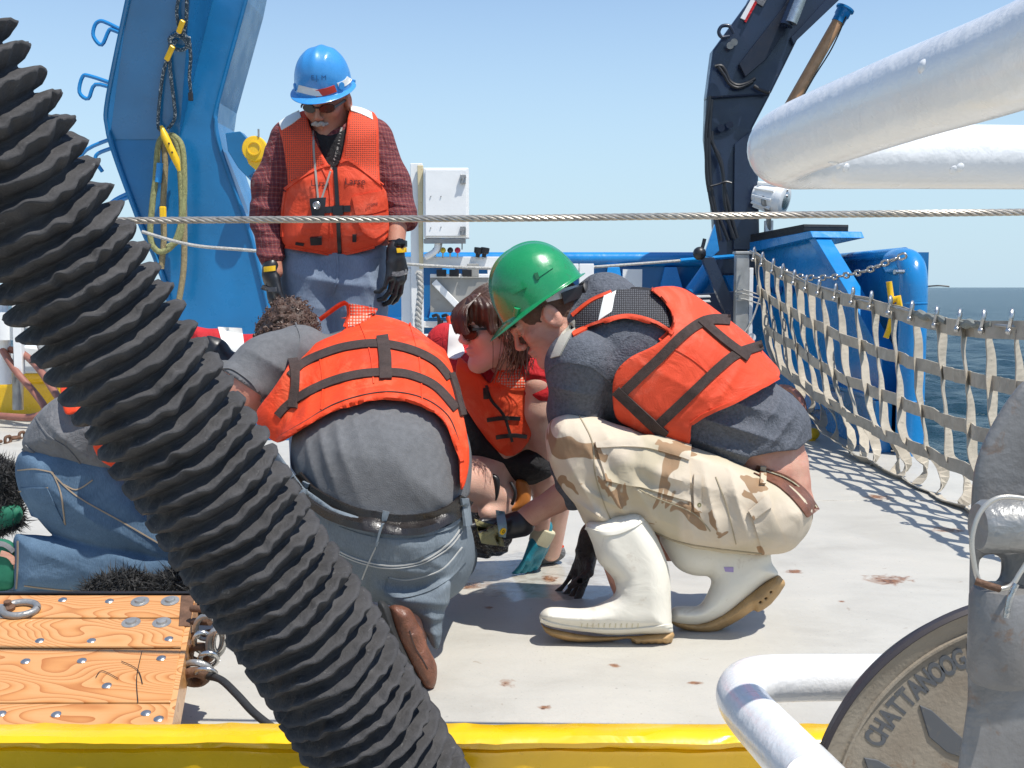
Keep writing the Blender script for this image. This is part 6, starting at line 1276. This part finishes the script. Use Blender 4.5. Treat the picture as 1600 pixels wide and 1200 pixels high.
    # gloves
    for w, e, side, nn, px in ((W(424,425,Y-.10), (.16,-.12,-.95), -1, (.6,.5,0), 1), (W(618,398,Y-.10), (-.02,-.10,-1), 1, (-.6,.5,0), 2)):
        S = SDF(w-[.12,.12,.26], w+[.12,.12,.08], .0035); hand(S, w, e, nn, side=side, k=1.12, fingers=(.38,.45,.5,.55), thumb=.45); S.rc(w+[0,0,.015], w+[0,0,-.01], .034, .034, .01); S.disp(wrink(.0015, 60, 3)); g = S.obj('work_glove', M['black'], t); bg_ = bvh_of(g)
        if px == 1: ribbon('grey_stripe', bg_, [(410,448),(420,452),(432,452)], 7, .002, M['gray'], g); quadpatch('yellow_tag', bg_, (413,417),(430,415),(430,423),(413,425), .003, M['yellow'], g, n=4, k=6)
        else: ribbon('grey_stripe', bg_, [(612,428),(624,428),(636,424)], 7, .002, M['gray'], g); quadpatch('yellow_tag', bg_, (619,388),(634,387),(634,394),(620,395), .003, M['yellow'], g, n=4, k=6)
    w = W(621,381,Y-.085); MB().lathe(w, (0,.1,1), [(.030,-.012),(.036,-.010),(.036,.010),(.030,.012)], 22).obj('wrist_watch', M['black'], t, smooth=True); MB().lathe(w+[.012,-.036,0], (.2,-1,0), [(.019,-.004),(.019,.008),(.014,.011),(.002,.011)], 18).obj('watch_face', M['glass'], t, smooth=True)
man_blue()

# ------------------------------------------------------------------ young woman crouching between them
def woman():
    t = thing('person', 'brown-haired woman in sunglasses, red shirt and life vest crouching between the two men', 'person', G(800, 860), 'crew members on deck')
    lo, hi = bbox([(690,440,3.7),(880,880,4.0)], .07); lo[1] = 3.48; hi[1] = 4.18; lo[2] = 0; S = SDF(lo, hi, .005)
    Hd = Fr(W(776, 516, 3.68), (-.92, -.36, -.10), (-.12, -.05, .99), 1.06); head(S, Hd)
    S.rc(Hd(-.03,-.05), W(790,585,3.78), .047, .055, .03)
    S.infl([(735,580),(780,570),(830,590),(838,650),(820,720),(780,740),(745,690),(728,630)], 3.84, .10, .03)
    S.chain(P3((838,600,3.72),(838,640,3.74),(850,740,3.86),(845,838,3.98)), [.050,.048,.040,.028], .03); S.chain(P3((730,600,3.95),(722,700,3.95),(745,790,3.85)), [.042,.036,.028], .03)
    S.chain(P3((800,725,3.92),(715,752,3.70),(800,782,3.84)), [.085,.062,.045], .03); S.chain(P3((810,730,3.95),(870,760,4.02),(860,860,4.1)), [.085,.06,.04], .03); S.rc(W(800,790,3.84), W(760,800,3.74), .035, .028, .02)
    body = S.obj('body', M['skinfair'], t)
    for w in (-1, 1):
        q = [Hd(.116-.014*abs(.034*w+.028*math.cos(a))/.03, .004+.021*math.sin(a), .036*w+.031*math.cos(a)) for a in np.linspace(0, 6.283, 20)[:-1]]
        MB().prism(q, -Hd.f*.004).obj('sunglass_lens', mat('brown_lens', (.02,.008,.006), .2) if w < 0 else bpy.data.materials['brown_lens'], t, bevel=.001); MB().bar(Hd(.098,.016,.062*w), Hd(-.005,.010,.084*w), .004, .008).obj('sunglass_arm', M['black'], t)
    MB().tube([Hd(.113,.016,-.012), Hd(.119,.018,0), Hd(.113,.016,.012)], .0028, 8).obj('sunglass_bridge', M['black'], t, smooth=True)
    bb = bvh_of(body); lip = mat('lips', (.42,.13,.11), .4)
    S = SDF(Hd.o-.2, Hd.o+.2, .0035); k = 1.06
    S.ell(Hd(-.018,.048), (.112*k,.098*k,.090*k), Hd.ax, .01); S.ell(Hd(-.055,-.02), (.065,.10,.082), Hd.ax, .04); S.chain([Hd(.075,.085,-.04), Hd(.100,.050,-.028), Hd(.105,.040,.0), Hd(.100,.050,.035)], [.03,.011,.010,.011], .03); S.chain([Hd(.045,.07,-.070), Hd(.042,.01,-.082), Hd(.015,-.05,-.082)], [.028,.014,.008], .02)
    S.ell(Hd(.100,-.045,0), (.060,.072,.088), Hd.ax, .012, op='-'); S.ell(Hd(.055,-.05,-.04), (.06,.060,.080), Hd.ax, .012, op='-')
    fu = Hd; S.disp(lambda x, y, z: .0022*np.sin(((x-fu.o[0])*fu.f[0]+(y-fu.o[1])*fu.f[1]+(z-fu.o[2])*fu.f[2])*520+3*pn(x, y, z, 25, 1))+.002*pn(x, y, z, 90, 4))
    hm = mat('glossy_brown_hair', (.075,.034,.020), .38, var=.45, vs=30, c2=(.04,.018,.011), fine=.3, fs=400)
    hr = S.obj('hair', hm, t, 'brown hair with a fringe'); r = np.random.RandomState(3); mb = MB()
    for i in range(520):   # loose strands over forehead, temple and neck
        a = r.rand(); ww = -.095+.15*r.rand(); 
        if i >= 210: a_ = -1.25+2.5*r.rand(); b_ = .25+.9*r.rand(); R_ = 1.015+.012*r.rand(); q_ = [(b_+k_*.22) for k_ in range(5)]; pts = [Hd(-.018+.112*R_*math.cos(z_)*math.cos(a_*.3)*1.0, .048+.098*R_*math.sin(min(z_,1.57))*math.cos(a_), .090*R_*math.sin(a_)*max(.35, math.sin(min(z_+.3,1.57)))) for z_ in q_][::-1]; mb.tube(cr(pts, 4), .0010, 4, False); continue
        if i < 150: pts = [Hd(.055,.118,ww*.5), Hd(.105,.085,ww*.8), Hd(.122,.040+.01*r.rand(),ww*.8+.01*r.normal()), Hd(.118,.012-.012*r.rand(),ww*.8+.012*r.normal())]
        else: x0 = -.08+.10*r.rand()+(.03 if r.rand() < .1 else 0); pts = [Hd(x0,.09,-.080), Hd(x0+.006,.03,-.100), Hd(x0+.01*r.normal(),-.04,-.100), Hd(x0+.03*r.normal()+.01,-.10-.05*r.rand(),-.085+.015*r.normal())]
        mb.tube(cr(pts, 5), .0011, 4, False)
    mb.obj('loose_strands', hm, hr, smooth=True)['kind'] = 'stuff'
    # shirt, vest, shorts
    lo, hi = bbox([(670,490,3.8),(870,760,3.8)], .06); lo[1] = 3.52; hi[1] = 4.2; S = SDF(lo, hi, .005)
    TO = [(695,560),(720,552),(760,556),(800,556),(840,562),(852,590),(846,640),(828,690),(805,716),(778,708),(745,664),(722,622),(700,590)]
    S.infl(TO, 3.84, .14, .02); T = S.copy(); S.rc(W(838,580,3.74), W(841,608,3.74), .066, .064, .03); S.chain(P3((720,545,3.90),(698,540,3.95),(690,570,3.95)), [.075,.07,.06], .03); S.ell(Hd(.02,-.06), (.10,.075,.08), None, .01, op='-')
    S.disp(wrink(.007, 20, 2)); S.disp(folds((845,590,3.7), (.2,0,1), 90, .006, .05, 3)); rs_ = S.obj('red_shirt', M['red'], t)
    bs = bvh_of(rs_); edgepatch('white_shirt_panel', bs, [(703,508),(712,512),(718,520)], [(700,560),(716,562),(726,552)], .004, M['tape'], t, n=6, k=6)
    O = T.copy(); O.disp(wrink(.005, 18, 8)); O.disp(folds((790,590,3.7), (.5,0,.9), 80, .006, .08, 3)); O = O.shell(.003, .028); O.cutpoly([(716,558),(730,568),(748,580),(765,600),(775,585),(800,556),(832,560),(838,600),(842,640),(826,690),(803,712),(778,706),(744,664),(720,622),(712,590)], 3.70, sm=2)
    ov = O.obj('life_vest', M['orange'], t, 'red-orange life vest zipped at the front'); bo = bvh_of(ov)
    edgepatch('mesh_panel', bo, [(800,560),(815,556),(830,562)], [(774,598),(796,606),(820,604)], .002, M['meshlight'], t, n=8, k=8); ribbon('piping', bo, [(772,596),(800,608),(838,606)], 3, .003, M['orange'], t)
    ribbon('zip', bo, [(760,602),(768,625),(788,650),(800,690)], 4, .003, M['black'], t); ribbon('strap', bo, [(762,656),(785,653),(812,654)], 6, .004, M['black'], t); ribbon('strap', bo, [(776,683),(800,680),(822,682)], 6, .004, M['black'], t); quadpatch('zip_pull', bo, (756,606),(764,605),(764,622),(757,622), .008, M['black'], t, n=4, k=4)
    lo, hi = bbox([(690,640,3.8),(890,780,3.8)], .09); S = SDF(lo, hi, .006); S.infl([(722,640),(760,650),(800,690),(850,690),(868,740),(838,758),(800,752),(760,740),(722,728),(712,690)], 3.86, .12, .02); S.disp(wrink(.006, 20, 4)); S.obj('black_shorts', M['blackcloth'], t)
    # knee strap, sandal, shoe, glove
    S = SDF(*bbox([(770,740,3.8),(850,810,3.8)], .09), .0045); S.infl([(806,750),(822,752),(830,770),(826,790),(808,800),(780,800),(778,790),(800,788),(808,775)], 3.80, .02, .002); S.obj('orange_sandal', mat('orange_leather', (.50,.17,.03), .5, var=.3), t)
    tube('black_strap', P3((764,742,3.74),(776,750,3.73),(774,775,3.74),(764,795,3.76)), .010, M['black'], t); tube('black_strap', P3((798,753,3.76),(805,770,3.75),(800,788,3.76)), .006, M['black'], t)
    S = SDF(*bbox([(820,835,4.1),(900,890,4.1)], .09), .005); S.infl([(822,872),(826,850),(842,838),(868,842),(882,856),(880,872),(850,884),(830,884)], 4.12, .05, .01); S.disp(wrink(.003, 50, 2)); so_ = S.obj('sneaker', M['gray'], t); b_ = bvh_of(so_)
    for i in range(4): ribbon('orange_trim', b_, [(846+i*8,868-i*3),(856+i*8,862-i*3)], 3.5, .002, M['orange'], so_, curve=False)
    ribbon('orange_trim', b_, [(823,868),(830,852),(842,842)], 4, .003, M['orange2'], so_)
    S = SDF(*bbox([(790,815,3.98),(890,905,3.98)], .08), .0035); w = W(846,838,3.97); hand(S, w, (-.36,-.02,-.93), (-.55,.5,.1), side=1, k=1.2, fingers=(.22,.2,.2,.22), thumb=.3, spread=.25); S.disp(wrink(.0015, 60, 3)); S.cutplane((0,0,.004), (0,0,-1)); S.obj('teal_glove', M['teal'], t, 'teal rubber glove pressed on the deck')
    MB().lathe(w+nrm((-.4,0,-.9))*.008, (.4,.05,.9), [(.036,-.02),(.040,.0),(.042,.035),(.038,.04),(.02,.038)], 24).obj('glove_cuff', M['cream'], t, smooth=True)
woman()

# ------------------------------------------------------------------ person kneeling at the left, head behind the hose
def kneeler():
    t = thing('person', 'person in grey sweatshirt and blue jeans kneeling at the left, head hidden by the hose', 'person', G(150, 925), 'crew members on deck')
    Y = 3.75; lo, hi = bbox([(5,560,Y),(330,930,Y)], .06); lo[1] = 3.5; hi[1] = 4.1; lo[2] = 0; S = SDF(lo, hi, .007)
    Hd = Fr(W(232, 585, Y), (.75, .1, -.65), (.65, 0, .75), 1.); head(S, Hd); S.rc(Hd(-.03,-.04), W(185,620,Y), .058, .07, .03)
    S.infl([(80,690),(110,660),(180,630),(205,650),(205,710),(150,735),(80,730)], Y+.02, .08, .03); S.infl([(70,745),(120,765),(180,785),(250,840),(285,875),(250,872),(140,840),(75,800)], Y+.02, .06, .03)
    S.rc(W(290,890,Y-.02), W(40,882,Y-.02), .05, .04, .03); S.rc(W(35,880,Y-.02), W(0,870,Y-.03), .038, .03, .02)
    S.chain(P3((200,650,Y-.16),(240,740,Y-.1),(320,760,Y-.05)), [.05,.045,.035], .03); S.obj('body', M['skin'], t)
    S = SDF(Hd.o-.16, Hd.o+.16, .006); S.ell(Hd(-.015,.045), (.108,.098,.088), Hd.ax, .01); S.ell(Hd(.12,-.03), (.08,.09,.09), Hd.ax, .01, op='-'); S.disp(lambda x, y, z: .002*pn(x, y, z, 200, 3)); S.obj('hair', M['hairdark'], t)
    lo, hi = bbox([(20,560,Y),(330,780,Y)], .06); lo[1] = 3.45; hi[1] = 4.1; S = SDF(lo, hi, .006)
    S.infl([(33,690),(48,658),(80,628),(110,612),(160,605),(215,600),(245,640),(240,700),(215,742),(185,750),(120,745),(70,728),(40,706)], Y, .15, .02); T = S.copy(); S.chain(P3((200,650,Y-.16),(240,740,Y-.1)), [.075,.06], .03)
    S.disp(folds((100,690,3.6), (.6,0,.8), 50, .008, .14, 2)); S.disp(folds((60,700,3.6), (.9,0,.4), 80, .006, .08, 3)); S.disp(wrink(.006, 13, 5)); sw = S.obj('sweatshirt', M['gray'], t); bs = bvh_of(sw); ribbon('sweatshirt_hem', bs, [(38,698),(70,722),(120,740),(185,746)], 9, .004, M['gray'], t); ribbon('sweatshirt_seam', bs, [(56,652),(75,680),(105,700),(130,730)], 2, .002, M['gray'], t)
    O = T.copy(); O.disp(wrink(.006, 20, 8)); O = O.shell(.004, .035); O.cutpoly([(94,600),(120,590),(240,580),(250,700),(215,755),(186,735),(160,722),(146,700),(142,670),(150,660),(145,640),(110,648),(100,642)], Y-.15, sm=2); O.obj('life_vest', M['orange'], t, 'red-orange life vest mostly hidden by the hose')
    lo, hi = bbox([(10,700,Y),(330,930,Y)], .07); lo[1] = 3.5; hi[1] = 4.05; lo[2] = 0; S = SDF(lo, hi, .006)
    S.infl([(24,722),(40,700),(80,690),(140,695),(190,715),(225,765),(262,812),(305,860),(312,892),(280,898),(220,880),(150,868),(95,845),(60,812),(32,775)], Y, .12, .02); S.infl([(22,842),(40,836),(100,840),(190,850),(300,872),(315,905),(290,925),(200,930),(60,928),(22,922)], Y-.03, .075, .008)
    S.disp(folds((230,850,3.65), (.5,0,.85), 75, .007, .10, 2)); S.disp(folds((130,780,3.65), (.5,0,.86), 40, .008, .14, 3)); S.disp(folds((90,880,3.65), (.4,0,.9), 60, .004, .12, 4)); S.disp(wrink(.005, 13, 5)); jn = S.obj('jeans', M['denim'], t, 'blue jeans with stitched back pocket'); b_ = bvh_of(jn)
    st = mat('tan_stitching', (.34,.26,.18), .9)
    for p, w in (([(28,735),(55,733),(82,738)], 2), ([(82,738),(95,770),(102,820)], 2), ([(30,768),(60,765),(75,762)], 2), ([(80,738),(120,775),(190,815),(250,850)], 2), ([(100,757),(120,765),(145,750)], 2), ([(60,805),(80,790),(102,820)], 1.5), ([(28,845),(28,880),(26,920)], 2), ([(38,915),(80,920),(140,925)], 1.5)): ribbon('seam', b_, p, w, .0015, st, t, across=2)
    edgepatch('back_pocket', b_, [(32,762),(55,762),(74,762)], [(50,805),(78,815),(102,820)], .003, M['denim'], t, n=8, k=8)
    S = SDF(*bbox([(-60,800,Y),(50,930,Y)], .08), .005); S.infl([(-40,850),(0,842),(20,848),(28,870),(24,915),(0,925),(-50,925)], Y-.03, .045, .01); S.disp(wrink(.003, 40, 3)); sh = S.obj('green_shoe', mat('green_suede', (.015,.16,.09), .8, var=.3), t); b2 = bvh_of(sh)
    ribbon('shoe_collar', b2, [(-10,850),(8,852),(20,862)], 7, .006, M['gray'], sh); ribbon('ankle_skin', b2, [(2,864),(14,868),(22,880)], 8, .008, M['skin'], sh)
    S = SDF(*bbox([(-30,760,Y+.2),(40,850,Y+.2)], .08), .006); S.infl([(-20,790),(10,788),(30,790),(36,806),(22,822),(-20,828)], Y+.2, .04, .01); S.obj('green_shoe', bpy.data.materials['green_suede'], t)
kneeler()
# glistening catch heaped on the deck between them
t = thing('catch_heap', 'glistening dark netting heap on the deck between the bent man and the woman', 'netting', G(755, 850)); S = SDF(*bbox([(700,760,3.9),(790,860,3.9)], .12), .006)
S.infl([(700,770),(740,765),(775,770),(790,800),(792,860),(700,860)], 3.95, .12, .01); S.disp(lambda x, y, z: .010*pn(x, y, z, 70, 2)+.006*pn(x, y, z, 170, 5)); mm = mat('wet_net', (.06,.055,.05), .15, .2, var=.5, vs=120, wear=((.45,.43,.38), .9, 130), fine=.6, wl=.56); S.cutplane((0,0,.003), (0,0,-1)); S.obj('mass', mm, t)['kind'] = 'stuff'
t = thing('mesh_bag', 'pale wire mesh strip on the deck in front of the far yellow coaming', 'mesh', W(730, 665, 6.5)); S = SDF(*bbox([(690,640,6.5),(770,680,6.5)], .12), .012); S.infl([(690,655),(730,650),(770,656),(770,680),(690,680)], 6.5, .06); S.disp(lambda x, y, z: .01*pn(x, y, z, 60, 2)); S.obj('mass', mm, t)['kind'] = 'stuff'
